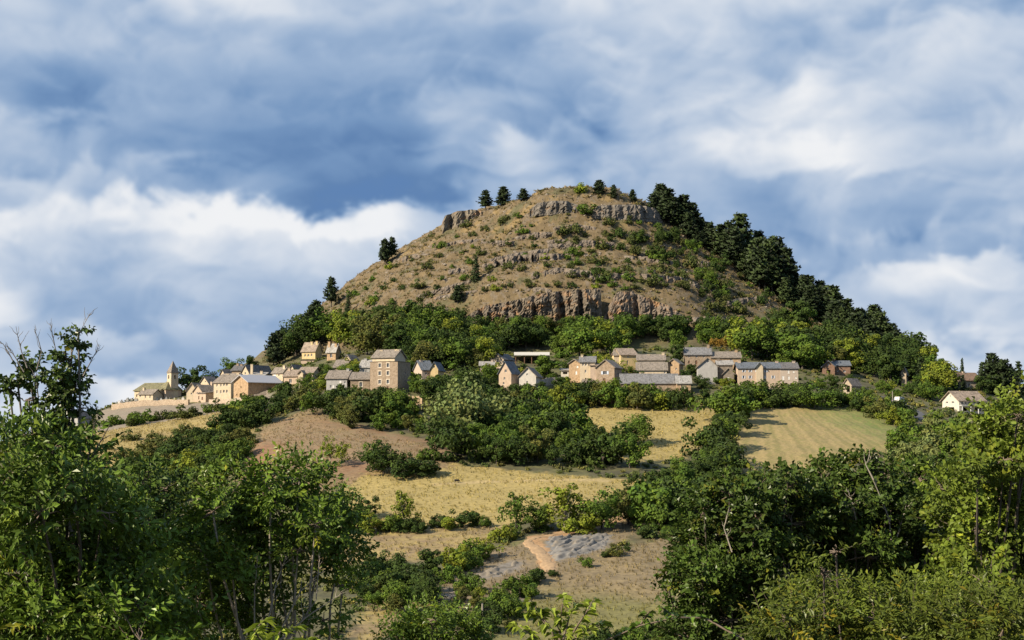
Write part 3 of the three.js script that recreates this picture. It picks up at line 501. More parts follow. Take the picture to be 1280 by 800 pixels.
  if (!o.hidden) KEEP.push([Math.min(...xs) + 1, o.yr, Math.max(...xs) - 1, o.vb ?? (o.yb ?? group.userData.place.yb) - 5, d]);
  return { m4, s, xL, xR, D, ye, yr, Y, W, put };
}
function building(name, label, category, px, yb, group, from) {
  const p = groundNear(px, yb, from), o = thing(name, label, category, group);
  o.position.set(p[0], p[1], p[2]); o.userData.place = { s: -p[2] / F, d: -p[2], y0: p[1], yb };
  return o;
}
const BUILT = [];
function house(label, o, ...more) {
  const b = o.f[1], a = o.f[0], g = building(o.name ?? 'stone_house', label, o.cat ?? 'house', (o.psi ?? 0) >= 0 ? b : a, o.yb, o.group, o.from);
  block(g, o); for (const m of more) block(g, { yb: o.yb, ...m });
  BUILT.push(g); return g;
}
const grid = (side, xs, ys, w, h, kind) => ys.flatMap((y) => xs.map((x) => [side, x, y, w, h, kind]));

{ // the church: nave, choir, side chapel, tower with spire
  const g = building('village_church', 'small stone church with mossy roofs and a pointed belfry spire', 'church', 207, 500);
  block(g, { f: [163, 200], psi: 29, dep: 11, yb: 500, ye: 488, yr: 478.5, wall: 'cream', roof: 'moss', vb: 498, wins: [['f', 166.5, 494, 1.6, 3.5, 'arch']] });
  block(g, { f: [195, 207, 223], psi: 44, yb: 500, ye: 487, yr: 473, ridge: 'pyr', wall: 'pink', roof: 'moss', vb: 497, wins: [['f', 203, 494.5, 2, 4.5, 'door'], ['r', 214, 491, 2, 2.6]] });
  block(g, { f: [207, 213.5, 221], psi: 45, back: 1.5, yb: 500, ye: 466, yr: 450.5, ridge: 'pyr', over: 0.22, wall: 'cream', roof: 'lauze', vb: 480, wins: [['f', 209.5, 471, 1.6, 5, 'arch'], ['r', 217.5, 471, 1.8, 5, 'arch']] });
  block(g, { f: [171, 191, 199], psi: 29, back: -3, yb: 500, ye: 492.5, yr: 487, wall: 'cream', roof: 'lauze', vb: 499, wins: [['f', 173, 495, 1, 3.4], ['f', 180.5, 496, 1, 3.2], ['f', 187, 496, 1, 3.2]] });
}
house('peach gabled cottage beside the round dark tree near the church', { f: [232.5, 246], psi: 10, dep: 7, yb: 502, ye: 488, yr: 479, ridge: 'z', wall: 'cream', roof: 'lauze', vb: 497, wins: [['f', 239, 492, 1.5, 2], ['f', 243, 492, 1.5, 2]] });
house('pink gabled cottage with lean-to annexe below the cemetery wall', { f: [240, 252.5, 268], psi: 38, yb: 502, ye: 489, yr: 481.5, ridge: 'z', wall: 'pink', roof: 'lauze', vb: 500, chim: [[247, 477]], wins: [['f', 245.5, 491, 1.3, 1.6], ['f', 249, 491, 1.3, 1.6]] }, { f: [245, 257, 267], psi: 38, back: -3, ye: 491.5, yr: 490, ridge: 'shed', wall: 'pink', roof: 'lauze', vb: 501, wins: [['f', 252, 498, 2, 4, 'door'], ['f', 247, 497, 1.5, 4, 'door']] });
house('gabled house rising behind the pink cottage', { f: [248, 261, 270], psi: 35, yb: 492, ye: 479, yr: 471, ridge: 'z', wall: 'cream', roof: 'slate', vb: 482, wins: [['f', 256, 477, 1, 1.4]] });
house('long cream two storey house with two rows of windows', { f: [265, 288.5], psi: 24, dep: 11, yb: 500, ye: 478, yr: 467, wall: 'cream', roof: 'lauze', vb: 498, chim: [[272, 467, 1.0], [286, 466, 1.0]], wins: [...grid('f', [269.5, 274.8], [481, 489.5], 1.6, 4), ...grid('f', [279, 283], [480.5, 489], 2.2, 3.6)] });
house('stone barn with white boarded gable and pale metal roof', { name: 'stone_barn', cat: 'barn', f: [288.6, 310, 345], psi: 42, yb: 499, ye: 477, yr: 469, ridge: 'z', wall: 'orange', roof: 'tin', vb: 497, over: 0.7, wins: [['f', 299.5, 493.5, 3.6, 4.6, 'arch'], ['f', 299.5, 483.5, 1.4, 1.3, 'open'], ['f', 293.5, 493, 1.2, 1.4, 'open'], ['f', 305.3, 492.5, 1.2, 1.4, 'open']] });
house('house with small lit gable above the long cream house', { f: [274.5, 281, 292], psi: 38, yb: 482, ye: 467.5, yr: 462, ridge: 'z', wall: 'cream', roof: 'slate', vb: 468 });
house('dark roofed house high behind the barn', { f: [289, 306], psi: 10, dep: 8, yb: 480, ye: 463, yr: 456.5, wall: 'brown', roof: 'slate', vb: 464, chim: [[292, 454], [297, 455]] });
house('tall gabled house with dark roof and white chimney behind the barn', { f: [301, 311, 334], psi: 32, yb: 482, ye: 465, yr: 456.5, ridge: 'z', wall: 'cream', roof: 'slate', vb: 468, wins: [['f', 306, 466.5, 1.8, 2.8]] }, { f: [311, 331], psi: 8, back: -2, dep: 3, ye: 469, yr: 466, ridge: 'shed', wall: 'cream', roof: 'light', vb: 470, chim: [[313, 455.5], [325.5, 464]] });
house('white fronted cottage with beige stone roof behind the pale roofed barn', { f: [339, 353.5, 361], psi: 34, yb: 477, ye: 465.5, yr: 459.5, ridge: 'x', wall: 'cream', roof: 'lauze', vb: 473, wins: [['f', 342, 469, 3.4, 5, 'closed'], ['f', 348, 469, 1.4, 2]] });
house('small sunny gable with a dark roof in the middle of the slope', { f: [361, 368.5, 377], psi: 34, yb: 473, ye: 463, yr: 456.5, ridge: 'z', wall: 'cream', roof: 'slate', vb: 464 });
house('low cottage under a broad beige stone roof', { f: [354, 372], psi: 16, dep: 7, yb: 479, ye: 470, yr: 462.5, wall: 'pink', roof: 'tan', vb: 474 });
house('low cottage with beige roof and a tiny dormer gable', { f: [372, 391], psi: 14, dep: 7, yb: 478, ye: 466, yr: 459, wall: 'cream', roof: 'tan', vb: 468 }, { f: [373, 378.5], psi: 14, back: -1.5, dep: 3, ye: 466.5, yr: 463.5, ridge: 'z', wall: 'cream', roof: 'tan', vb: 468 });
house('sunlit yellow house high on the slope with a terrace below', { f: [376, 394, 401], psi: 30, yb: 450, ye: 438, yr: 428, wall: 'yellow', roof: 'tan', vb: 447, chim: [[386, 427], [393, 426.5]], wins: [['f', 380.5, 444, 2.2, 3], ['f', 384.7, 444, 2.2, 3], ['f', 389, 443.5, 2, 3]] }, { f: [376, 402], psi: 8, back: -5, dep: 5, ye: 449.5, yr: 449, ridge: 'shed', wall: 'pink', roof: 'moss', vb: 458, low: -4 });
house('yellow stone house neighbouring the terraced house high on the slope', { f: [408, 419.5, 424], psi: 28, yb: 450, ye: 438.5, yr: 430, wall: 'orange', roof: 'light', vb: 447, chim: [[403.5, 427], [422, 429.5]] });
house('low house with beige roof and a sunlit ruined wall', { f: [417, 432], psi: 12, dep: 7, yb: 466, ye: 459, yr: 450, wall: 'brown', roof: 'lauze', vb: 458 }, { f: [430.5, 438], psi: 30, back: 3, dep: 4, ye: 449, yr: 444, ridge: 'z', wall: 'cream', roof: 'lauze', vb: 452, wins: [['f', 433, 450.5, 1.5, 2, 'open']] });
house('grey rendered house with beige roof and white shutter', { f: [407.5, 433.5], psi: 8, dep: 9, yb: 488, ye: 473, yr: 463, wall: 'grey', roof: 'lauze', vb: 484, wins: [['f', 425, 476.5, 2.6, 4.6, 'closed'], ['f', 413, 483, 2, 3.4], ['f', 416, 483, 2, 3.4, 'closed'], ['f', 431, 478, 1.2, 2]] });
house('long low house with brown wall between grey house and tower house', { f: [438, 462], psi: 0, dep: 8, yb: 487, ye: 474, yr: 465.5, wall: 'brown', roof: 'lauze', vb: 479, chim: [[441, 467]] });
house('small pale roofed house behind the low house', { f: [449, 462], psi: 12, dep: 7, yb: 476, ye: 459, yr: 450, wall: 'grey', roof: 'light', vb: 465, chim: [[453, 448]], wins: [['f', 457.5, 464, 1.6, 4]] });
{ // the tower house
  const g = house('tall square tower house with three window rows and set back attic', { name: 'tower_house', f: [461, 497, 511], psi: 24, yb: 492, ye: 451.5, yr: 450.6, ridge: 'pyr', over: 0.25, wall: 'brown', roof: 'lauze', vb: 487, wins: [...grid('f', [473.7, 484.4], [456.3, 466.2, 477], 3.4, 5, 'trim'), ['f', 474, 485.5, 4, 4.5, 'door'], ['f', 484, 485, 2.5, 4.5, 'door'], ['r', 505.5, 465, 1, 1.5], ['r', 505.5, 475.5, 1, 1.5]] },
    { f: [464, 493, 505], psi: 24, back: 1.2, low: 5, ye: 446.3, yr: 437, wall: 'cream', roof: 'lauze', vb: 450, chim: [[470, 437], [489, 436.5], [492, 437]], wins: [] });
}
house('slate roofed cottage with a dormer beside dark trees', { f: [527.5, 541], psi: -24, dep: 7, yb: 478, ye: 462, yr: 451, wall: 'rose', roof: 'blue', vb: 472, chim: [[531, 450]], wins: [['f', 532, 467, 1.8, 2.4], ['f', 535.5, 467, 1.8, 2.4]] }, { f: [538, 547.5], psi: 12, back: -1, dep: 7, ye: 461, yr: 453, ridge: 'z', wall: 'yellow', roof: 'blue', vb: 472, wins: [['f', 542.5, 458.5, 1.6, 2.2]] });
house('low house with pale roof between trees', { f: [600, 617], psi: 0, dep: 7, yb: 470, ye: 457, yr: 452, wall: 'rose', roof: 'light', vb: 459 });
house('shaded stone house with dark roof under the wood', { f: [615, 629.5, 642], psi: 30, yb: 466, ye: 449, yr: 442.5, ridge: 'z', wall: 'stone', roof: 'slate', vb: 458, wins: [['f', 620, 450, 1.4, 1.8], ['f', 626, 450, 1.6, 3]] });
{ // open shed with a white roof
  const g = building('open_shed', 'open fronted shed with a long white roof', 'shed', 664, 455), { s, d, y0 } = g.userData.place, X = (px) => at(px, 455, d)[0] - g.position.x, Y = (py) => at(664, py, d)[1] - y0;
  const r = box(X(642.5), X(687), Y(444.4), Y(443.2), -7, 0.5); mesh('roof', join([r, box(X(642.5), X(687), Y(443.9), Y(440.2), 0.5, 0.56)]), WHITE, g);
  mesh('wall', join([box(X(643), X(686), -2, Y(444.6), -7.4, -7), box(X(686), X(687), -2, Y(444.6), -7, 0)]), surf(...W_.dark), g);
  for (const px of [644, 655, 664, 675]) mesh('post', box(X(px), X(px) + 0.25, -2, Y(444.5), -0.2, 0.05), WOOD, g);
  KEEP.push([643, 440, 687, 447, d]);
}
house('pink house with steep gable and arched dormer', { f: [623.5, 639, 649.5], psi: 26, yb: 486, ye: 465.5, yr: 452, ridge: 'z', wall: 'pink', roof: 'blue', vb: 481, wins: [['f', 630.5, 473, 2, 3.2], ['f', 629.5, 479, 2, 3], ['f', 632, 463.5, 2.6, 3.4]] });
house('pale grey gabled house with three small windows', { f: [649, 670], psi: 12, dep: 9, yb: 488, ye: 470, yr: 459.5, ridge: 'z', wall: 'pale', roof: 'lauze', vb: 483, wins: [['f', 659, 468, 1.8, 2.4], ['f', 659, 477.5, 1.6, 2.4], ['f', 657.5, 482, 1.6, 2], ['f', 665, 484.5, 3, 4, 'arch']] });
house('little white hut with a dark opening', { name: 'white_hut', cat: 'hut', f: [701.5, 711], psi: 0, dep: 3.5, yb: 475, ye: 463, yr: 461, ridge: 'shed', wall: 'white', roof: 'light', vb: 473, wins: [['f', 706.5, 466.3, 5.5, 2.6, 'open']] });
house('orange side of the house leaning on the tall cream house', { f: [711.5, 725], psi: 20, dep: 9, yb: 479, ye: 454, yr: 449.5, ridge: 'z', wall: 'orange', roof: 'lauze', vb: 474, wins: [['f', 722, 458.5, 1.6, 2.2, 'closed'], ['f', 720.5, 466, 2, 4, 'closed']] });
house('tall cream house with slate cap and a row of tiny windows', { f: [725, 743.5], psi: 6, dep: 8, yb: 480, ye: 452.5, yr: 445.5, wall: 'cream', roof: 'grey', vb: 473, wins: [...grid('f', [729, 732.5, 736.3], [456], 1.3, 2.2), ['f', 732, 464, 1.5, 3.5]] }, { f: [738, 746.5], psi: 6, back: -1.2, dep: 6, ye: 457, yr: 454.5, ridge: 'shed', wall: 'pink', roof: 'tan', vb: 472 }, { f: [729, 753], psi: 4, back: -4, dep: 4, ye: 478.5, yr: 474, ridge: 'shed', wall: 'stone', roof: 'lauze', vb: 480 });
house('brown gabled house with double window and long side roof', { f: [746, 768, 779], psi: 22, yb: 482, ye: 459, yr: 450, ridge: 'z', wall: 'brown', roof: 'lauze', vb: 477, wins: [['f', 756.5, 465.8, 4.6, 4, 'shut'], ['f', 755.5, 475, 3.4, 4.5, 'door'], ['r', 773.5, 467, 1.8, 3]] });
house('sunny yellow house with rose roof above the village', { f: [776, 796.5], psi: -14, dep: 9, yb: 464, ye: 443.5, yr: 435.2, wall: 'yellow', roof: 'tan', vb: 460, chim: [[799, 439], [778, 437]], wins: [['f', 785.3, 446, 1.2, 1.6], ['f', 784.7, 452.5, 1.8, 4.4]] }, { f: [767.5, 776], psi: 8, back: 1.5, dep: 8, ye: 444, yr: 436.5, wall: 'stone', roof: 'lauze', vb: 452 });
house('house with twin beige roofs stepping down the slope', { f: [797, 831], psi: 6, dep: 8, yb: 470, ye: 450, yr: 443, wall: 'cream', roof: 'lauze', vb: 452, chim: [[829, 440.5], [811, 443]] }, { f: [797, 833.5], psi: 4, back: -7, dep: 7, ye: 462.3, yr: 453, wall: 'cream', roof: 'lauze', vb: 466, wins: [['f', 831, 465.4, 2, 2]] });
house('narrow orange gabled house between the roofs', { f: [835, 849, 856], psi: 22, yb: 471, ye: 454.5, yr: 449, ridge: 'z', wall: 'orange', roof: 'lauze', vb: 466, wins: [['f', 838.5, 453.8, 1.4, 2, 'open'], ['f', 845.5, 461, 1.2, 1.5]] });
house('long low barn under a blue grey stone roof', { name: 'long_barn', cat: 'barn', f: [776.5, 847], psi: 3, dep: 9, yb: 488, ye: 479, yr: 467.3, wall: 'brown', roof: 'grey', vb: 481 });
house('small stone shed with light roof at the end of the long barn', { name: 'stone_shed', cat: 'shed', f: [846.5, 863.5], psi: 3, dep: 7, yb: 493, ye: 479, yr: 470, wall: 'orange', roof: 'light', vb: 489 });
house('brown house with light grey roof and tall end chimney', { f: [856.5, 889], psi: 3, dep: 8, yb: 460, ye: 443.2, yr: 434.2, wall: 'brown', roof: 'grey', vb: 455, chim: [[886.5, 430.5]], wins: [...grid('f', [861.5, 871, 880], [445.5], 1.6, 2.4), ['f', 861.5, 452.5, 2, 3.6, 'door'], ['f', 870.5, 453, 2.6, 5, 'door']] });
house('low brown house with beige roof behind the pale gable', { f: [890, 926], psi: 2, dep: 8, yb: 461, ye: 447, yr: 439.5, wall: 'orange', roof: 'lauze', vb: 456, chim: [[922, 437]], wins: [['f', 914, 450, 2.2, 1.8], ['f', 916.5, 454, 2.4, 3]] });
house('pale gabled house half hidden behind the large dark tree', { f: [873, 897], psi: 4, dep: 9, yb: 480, ye: 458, yr: 447.8, ridge: 'z', wall: 'grey', roof: 'lauze', vb: 466, wins: [['f', 885.3, 452, 1.4, 2]] }, { f: [897.3, 916], psi: 4, back: 1, dep: 8, ye: 456, yr: 450.5, wall: 'dark', roof: 'light', vb: 474 }, { f: [904.5, 917.5], psi: 10, back: -3, dep: 5, ye: 467, yr: 460.5, ridge: 'z', wall: 'dark', roof: 'lauze', vb: 474 });
house('long house with slate roof, central gable and rows of blue grey shutters', { name: 'long_house', f: [923, 975.4], psi: 2, dep: 9, yb: 484, ye: 460.3, yr: 452.8, wall: 'pink', roof: 'blue', vb: 480, chim: [[926.5, 450], [975, 451]], wins: [...grid('f', [930.3, 938.2, 946.7, 957.4], [463.8], 1.9, 2.9, 'shut'), ...grid('f', [930, 938.2, 966.7], [471.3], 2, 3.6, 'shut'), ['f', 947.5, 471.3, 2, 3.6], ['f', 957, 471.3, 2.2, 3.6, 'closed'], ['f', 951.5, 479, 5, 5, 'open']] },
  { f: [945.5, 954], psi: 2, back: -0.5, dep: 5, ye: 458.5, yr: 453.5, ridge: 'z', wall: 'cream', roof: 'blue', vb: 460, wins: [] }, { f: [975.6, 998], psi: 2, back: -0.3, dep: 9, ye: 460.6, yr: 453, wall: 'rose', roof: 'slate', vb: 482, chim: [[995, 451]], wins: [['f', 986, 465, 2, 4, 'closed'], ['f', 992.3, 465, 1.2, 1.6, 'closed'], ['f', 979.3, 472.5, 2.6, 5, 'closed'], ['f', 986.3, 472.5, 2.2, 4, 'closed'], ['f', 995, 472.5, 1.4, 2.4, 'closed'], ['f', 982.5, 481, 5, 5, 'arch'], ['f', 990.5, 481, 5.5, 5, 'arch']] });
house('red brown house with slate wings and a front gable', { f: [1043, 1063], psi: 4, dep: 8, yb: 472, ye: 457, yr: 451, wall: 'red', roof: 'blue', vb: 468, wins: [['f', 1048, 463.5, 1.2, 2], ['f', 1055.7, 464, 3.4, 2.8]] }, { f: [1028.8, 1043.6], psi: 8, back: -2.5, dep: 9, ye: 458, yr: 451.5, ridge: 'z', wall: 'red', roof: 'blue', vb: 468, chim: [[1037, 448.5]], wins: [['f', 1036, 455.5, 2, 2.6], ['f', 1036, 464.5, 5, 4.5, 'open']] });
house('small stone barn with tan roof above the hedge', { name: 'small_barn', cat: 'barn', f: [1055.5, 1064.5, 1081], psi: 38, yb: 494, ye: 481, yr: 473.5, ridge: 'z', wall: 'stone', roof: 'tan', vb: 490, wins: [['f', 1061, 486, 3.6, 8, 'open']] });
house('narrow ruined gable wall showing between dark trees', { name: 'ruined_house', f: [1127, 1133], psi: 20, dep: 5, yb: 484, ye: 466, yr: 458, ridge: 'z', wall: 'stone', roof: 'slate', vb: 479 });
{ // the white house with the balcony
  const g = house('white house with long balcony and beige roof above the meadow', { name: 'balcony_house', f: [1187, 1199, 1234.5], psi: 70, yb: 516, ye: 500.3, yr: 489.3, ridge: 'z', over: 0.6, wall: 'white', roof: 'tan', vb: 513, wins: [['f', 1190.3, 502.8, 1.6, 2.4], ['f', 1194.6, 502.8, 1.8, 2.4], ['f', 1193, 495, 0.8, 1.4], ['f', 1193.5, 511, 4, 4.5, 'open'], ...grid('r', [1203.5, 1208.5, 1213.5, 1221, 1226], [503], 3, 4.4), ['r', 1207, 511.5, 7, 4.6, 'open'], ['r', 1225.5, 511.5, 9, 4.6, 'open']] });
  const { s, d, y0 } = g.userData.place, A = at(1199, 516, d), psi = 70 * Math.PI / 180, L = 35.5 * s / Math.sin(psi), m4 = new THREE.Matrix4().makeRotationY(-psi), Y = (py) => at(1199, py, d)[1] - y0, bits = [box(0.01, 1.3, Y(507.6), Y(507), -L, 0)];
  const slab = bits[0]; slab.applyMatrix4(m4); mesh('balcony', slab, WHITE, g);
  const rails = [box(1.22, 1.28, Y(504.6), Y(504.3), -L, 0)]; for (let q = 0; q <= 40; q++) rails.push(box(1.23, 1.27, Y(507), Y(504.6), -L * q / 40 - 0.03, -L * q / 40)); const rg = join(rails); rg.applyMatrix4(m4); mesh('railing', rg, IRON, g);
  for (const q of [0.02, 0.35, 0.65, 0.97]) { const p = box(1.1, 1.28, Y(507.6) - 4, Y(507.6), -L * q - 0.2, -L * q); p.applyMatrix4(m4); mesh('post', p, WHITE, g); }
}
house('brown roofed house among conifers on the ridge shoulder', { f: [1203, 1232], psi: -18, dep: 10, yb: 484, ye: 475.5, yr: 465.8, wall: 'stone', roof: 'brown', hidden: true, chim: [[1216, 464]] }); KEEP.push([1208, 466, 1227, 471, 524]);
house('far house with grey roof at the end of the spur, below the church', { f: [86, 97], psi: 30, dep: 6, yb: 533, ye: 522, yr: 514.5, ridge: 'z', wall: 'grey', roof: 'slate', vb: 527, wins: [['f', 93, 522, 2, 3.4]] });
for (const g of scene.children) delete g.userData.place;

// walls of the terraces: a course of uneven stones on each
function terraceWall(label, pts, hpx, col, name = 'stone_wall') {
  const P = pts.map(([x, y]) => groundNear(x, y)), g = thing(name, label, 'wall'), r = rngOf(Math.round(pts[0][0] * 7)); g.position.set(...P[0]);
  const pos = [], uv = [], idx = []; let run = 0;
  const add = (p, y, u, v) => { pos.push(p[0] - P[0][0], y - P[0][1], p[2] - P[0][2]); uv.push(u, v); return pos.length / 3 - 1; };
  const N = 14, rows = [];
  for (let i = 0; i < P.length - 1; i++) for (let q = 0; q < N + (i === P.length - 2 ? 1 : 0); q++) {
    const f = q / N, x = mix(P[i][0], P[i + 1][0], f), z = mix(P[i][2], P[i + 1][2], f), y = height(x, -z), h = hpx * -z / F * (0.92 + 0.16 * r()), dx = P[i + 1][0] - P[i][0], dz = P[i + 1][2] - P[i][2], l = Math.hypot(dx, dz), nx = -dz / l * 0.35, nz = dx / l * 0.35;
    const s = nz < 0 ? -1 : 1; run += l / N;
    rows.push([add([x + nx * s, 0, z + nz * s], y - 1.5, run, 0), add([x + nx * s * 0.8, 0, z + nz * s * 0.8], y + h, run, h + 1.5), add([x - nx * s, 0, z - nz * s], y + h - 0.03, run, h + 2.2), add([x - nx * s, 0, z - nz * s], y - 1.5, run, h + 4)]);
  }
  for (let i = 0; i < rows.length - 1; i++) for (let q = 0; q < 3; q++) { const a = rows[i][q], b = rows[i + 1][q], c = rows[i + 1][q + 1], e = rows[i][q + 1]; idx.push(a, b, c, a, c, e); }
  for (const e of [rows[0], rows[rows.length - 1]]) idx.push(e[0], e[1], e[2], e[0], e[2], e[3]);
  mesh('masonry', flat(geom(pos, idx, uv)), surf('stone', col), g); return g;
}
terraceWall('long pale stone wall holding up the churchyard', [[140, 512], [170, 508], [205, 506], [236, 506]], 6.5, [0.36, 0.285, 0.21]);
terraceWall('stone wall running from the pink cottage under the barn', [[262, 504], [290, 503], [312, 500], [334, 493]], 5, [0.38, 0.31, 0.24]);
terraceWall('broken stone wall beside the tower house', [[500, 508], [512, 510], [528, 512]], 15, [0.40, 0.29, 0.18]);
terraceWall('grey garden wall beside the pale gabled house', [[672, 484], [690, 481], [702, 480]], 9, [0.34, 0.30, 0.26]);
terraceWall('garden wall in front of the long shuttered house', [[960, 489], [985, 489], [1000, 489]], 4, [0.4, 0.33, 0.25]);
{ // tombs in the churchyard
  const r = rngOf(5), mats = [[0.36, 0.35, 0.33], [0.24, 0.235, 0.23], [0.48, 0.46, 0.43]].map((c) => new THREE.MeshStandardMaterial({ color: rgbC(c), roughness: 0.9 }));
  const slab = join([box(-0.5, 0.5, -0.6, 0.45, -1, 1), box(-0.58, 0.58, 0.45, 0.55, -1.08, 1.08)]), head = join([box(-0.5, 0.5, 0.55, 1.3, -1, -0.82), box(-0.12, 0.12, 1.3, 1.85, -0.97, -0.85), box(-0.35, 0.35, 1.5, 1.68, -0.97, -0.85)]);
  for (let q = 0; q < 16; q++) { const p = groundNear(146 + q * 5.4 + r() * 2, 503.2 - q * 0.08, 440), t = thing('grave_tomb', 'stone tomb with a cross in the churchyard', 'tomb', 'tombs in the churchyard'), m = mats[Math.floor(r() * 3)]; mesh('tomb_slab', slab, m, t); mesh('headstone', head, m, t); t.position.set(...p); t.rotation.y = r() * 0.6 - 0.3; t.scale.setScalar(0.7 + 0.3 * r()); }
}
// ------------------------------------------------------------------ cliffs, ledges, loose stone, dry grass
const ROCK_TEX = dataTex(512, (() => { const a = tileNoise((u, v) => fbm2(u * 6, v * 6, 5)), b = tileNoise((u, v) => fbm2(u * 3, v * 22 + 9, 3)); return (u, v) => { const n = 0.82 + 0.3 * a(u, v) + 0.16 * b(u, v); return [n, n * 0.985, n * 0.96]; }; })(), true); ROCK_TEX.repeat.set(0.12, 0.12);
const ROCK = new THREE.MeshStandardMaterial({ vertexColors: true, map: ROCK_TEX, bumpMap: ROCK_TEX, bumpScale: 0.25, roughness: 1, side: THREE.DoubleSide });
// line: [px, y of the foot, y of the brow]; blocks: how far columns stand out; tint: base colour; ochre: share of stained rock
function cliff(name, seed, line, o) {
  const B = []; for (let i = 0; i < line.length - 1; i++) { const n = Math.max(2, Math.round((line[i + 1][0] - line[i][0]) / 1.6)); for (let q = 0; q < n + (i === line.length - 2 ? 1 : 0); q++) { const f = q / n; B.push([mix(line[i][0], line[i + 1][0], f), mix(line[i][1], line[i + 1][1], f), mix(line[i][2], line[i + 1][2], f)]); } }
  const pos = [], uv = [], col = [], idx = [], V = o.rows ?? 20, cap = 5; let run = 0, last = null, cols = 0;
  for (const [px, y0, y1] of B) {
    const p = groundNear(px, y0); if (last) run += Math.hypot(p[0] - last[0], p[2] - last[2]); last = p;
    const H = (y0 - y1) * -p[2] / F, prof = Math.sin(clamp((cols + 0.5) / B.length) * Math.PI), fade = Math.min(1, prof * 4);
    for (let v = 0; v <= V + cap; v++) {
      const f = Math.min(1, v / V), y = -1.5 + f * (H + 1.5), a = run + seed * 31;
      const colm = (0.5 + fbm2(a / 7.5, seed + y * 0.05, 2)) * 1.5 + Math.floor(2.6 * Math.abs(N2(a / 3.1 + 0.3 * N2(a / 1.7, y / 2.5), seed + y * 0.07))) * 0.55 + 0.35 * N2(a / 1.2, seed + 5 + y * 0.35), bed = Math.floor(y / (0.8 + 0.5 * Math.abs(Math.sin(seed))) + 0.8 * N2(a / 6, 3) + 0.5 * N2(a / 1.9, 8)), step = (Math.abs(Math.sin(bed * 12.7 + seed) * 437.5) % 1) * 0.8, cleft = smooth(0.35, 0.7, N2(a / 6.5, seed + 40)) * 2.6;
      const outw = o.blocks * fade * (colm + step * 0.9 - cleft + 0.4 * N3(a / 0.9, y / 0.9, seed)) * (0.55 + 0.45 * Math.sin(f * 3.1)) + (1 - f) * 0.6 + o.stand;
      const back = v > V ? (v - V) / cap * o.cap : 0, x = p[0] + 0.25 * N3(a / 1.1, y / 0.8, 7), z = p[2] + outw * (1 - back / o.cap) - back - f * f * o.lean, yy = v > V ? Math.max(p[1] + y - 0.02 * (v - V), height(x, -z) - 0.4 * (v - V) / cap) : p[1] + y;
      pos.push(x, v > V ? mix(p[1] + y, height(x, -z) - 0.35, ((v - V) / cap) ** 2) : yy, z); uv.push(run, y - back);
      const st = smooth(0.1, 0.5, fbm2(a / 9 + 11, y / 5, 3) + o.ochre - 0.25) * (v > V ? 0.4 : 1), streak = smooth(0.2, 0.6, fbm2(a / 1.6, y / 9 + 3, 3)), pale = smooth(0.1, 0.5, fbm2(a / 3 + 70, y / 2, 3)), g = 0.85 + 0.3 * N2(a / 0.7, y / 0.7);
      const c = o.tint.map((t, q) => { let w = mix(t, [0.40, 0.225, 0.105][q], st * 0.8); w = mix(w, [0.085, 0.08, 0.078][q], streak * 0.7); w = mix(w, [0.36, 0.32, 0.27][q], pale * 0.4); if (v > V) w = mix(w, [0.20, 0.15, 0.08][q], 0.6); return w * g * 0.88; }); col.push(...c);
    }
    cols++;
  }
  const R = V + cap + 1; for (let i = 0; i < cols - 1; i++) for (let v = 0; v < R - 1; v++) { const a = i * R + v, b = a + R; idx.push(a, b, b + 1, a, b + 1, a + 1); }
  const g = geom(pos, idx, uv, col).toNonIndexed(); g.computeVertexNormals();
  return structure(name, g, ROCK);
}
KEEP.push([580, 362, 752, 398, 571], [752, 364, 860, 396, 571]);
const GREY = [0.19, 0.155, 0.115];
cliff('main_cliff', 1, [[578, 405, 400], [592, 405, 389], [606, 406, 382], [640, 405, 376], [672, 405, 368], [700, 405, 363], [728, 404, 361], [752, 404, 360]], { blocks: 1.5, tint: GREY, ochre: 0.3, stand: 0.4, lean: 1.2, cap: 6, rows: 24 });
cliff('orange_buttress', 2, [[754, 404, 398], [762, 402, 380], [772, 402, 364], [790, 403, 364], [812, 404, 373], [836, 405, 382], [858, 405, 396]], { blocks: 1.0, tint: [0.24, 0.19, 0.145], ochre: 0.36, stand: 0.4, lean: 1.6, cap: 6, rows: 20 });
cliff('summit_cliff', 3, [[740, 268, 262], [748, 270, 257], [775, 271, 255.5], [800, 272, 256], [818, 275, 260], [828, 278, 270]], { blocks: 0.7, tint: [0.205, 0.185, 0.16], ochre: -0.1, stand: 0.5, lean: 0.6, cap: 6, rows: 12 });
cliff('summit_cliff', 4, [[662, 268, 262], [672, 266, 254], [690, 265, 251], [708, 264, 251], [722, 262, 256]], { blocks: 0.8, tint: [0.205, 0.185, 0.16], ochre: -0.05, stand: 0.5, lean: 0.6, cap: 5, rows: 12 });
cliff('rim_rock', 5, [[552, 289, 282], [556, 288, 270], [572, 282, 264], [590, 273, 262], [602, 268, 263]], { blocks: 0.8, tint: [0.25, 0.215, 0.165], ochre: 0.15, stand: 0.6, lean: 0.4, cap: 4, rows: 10 });
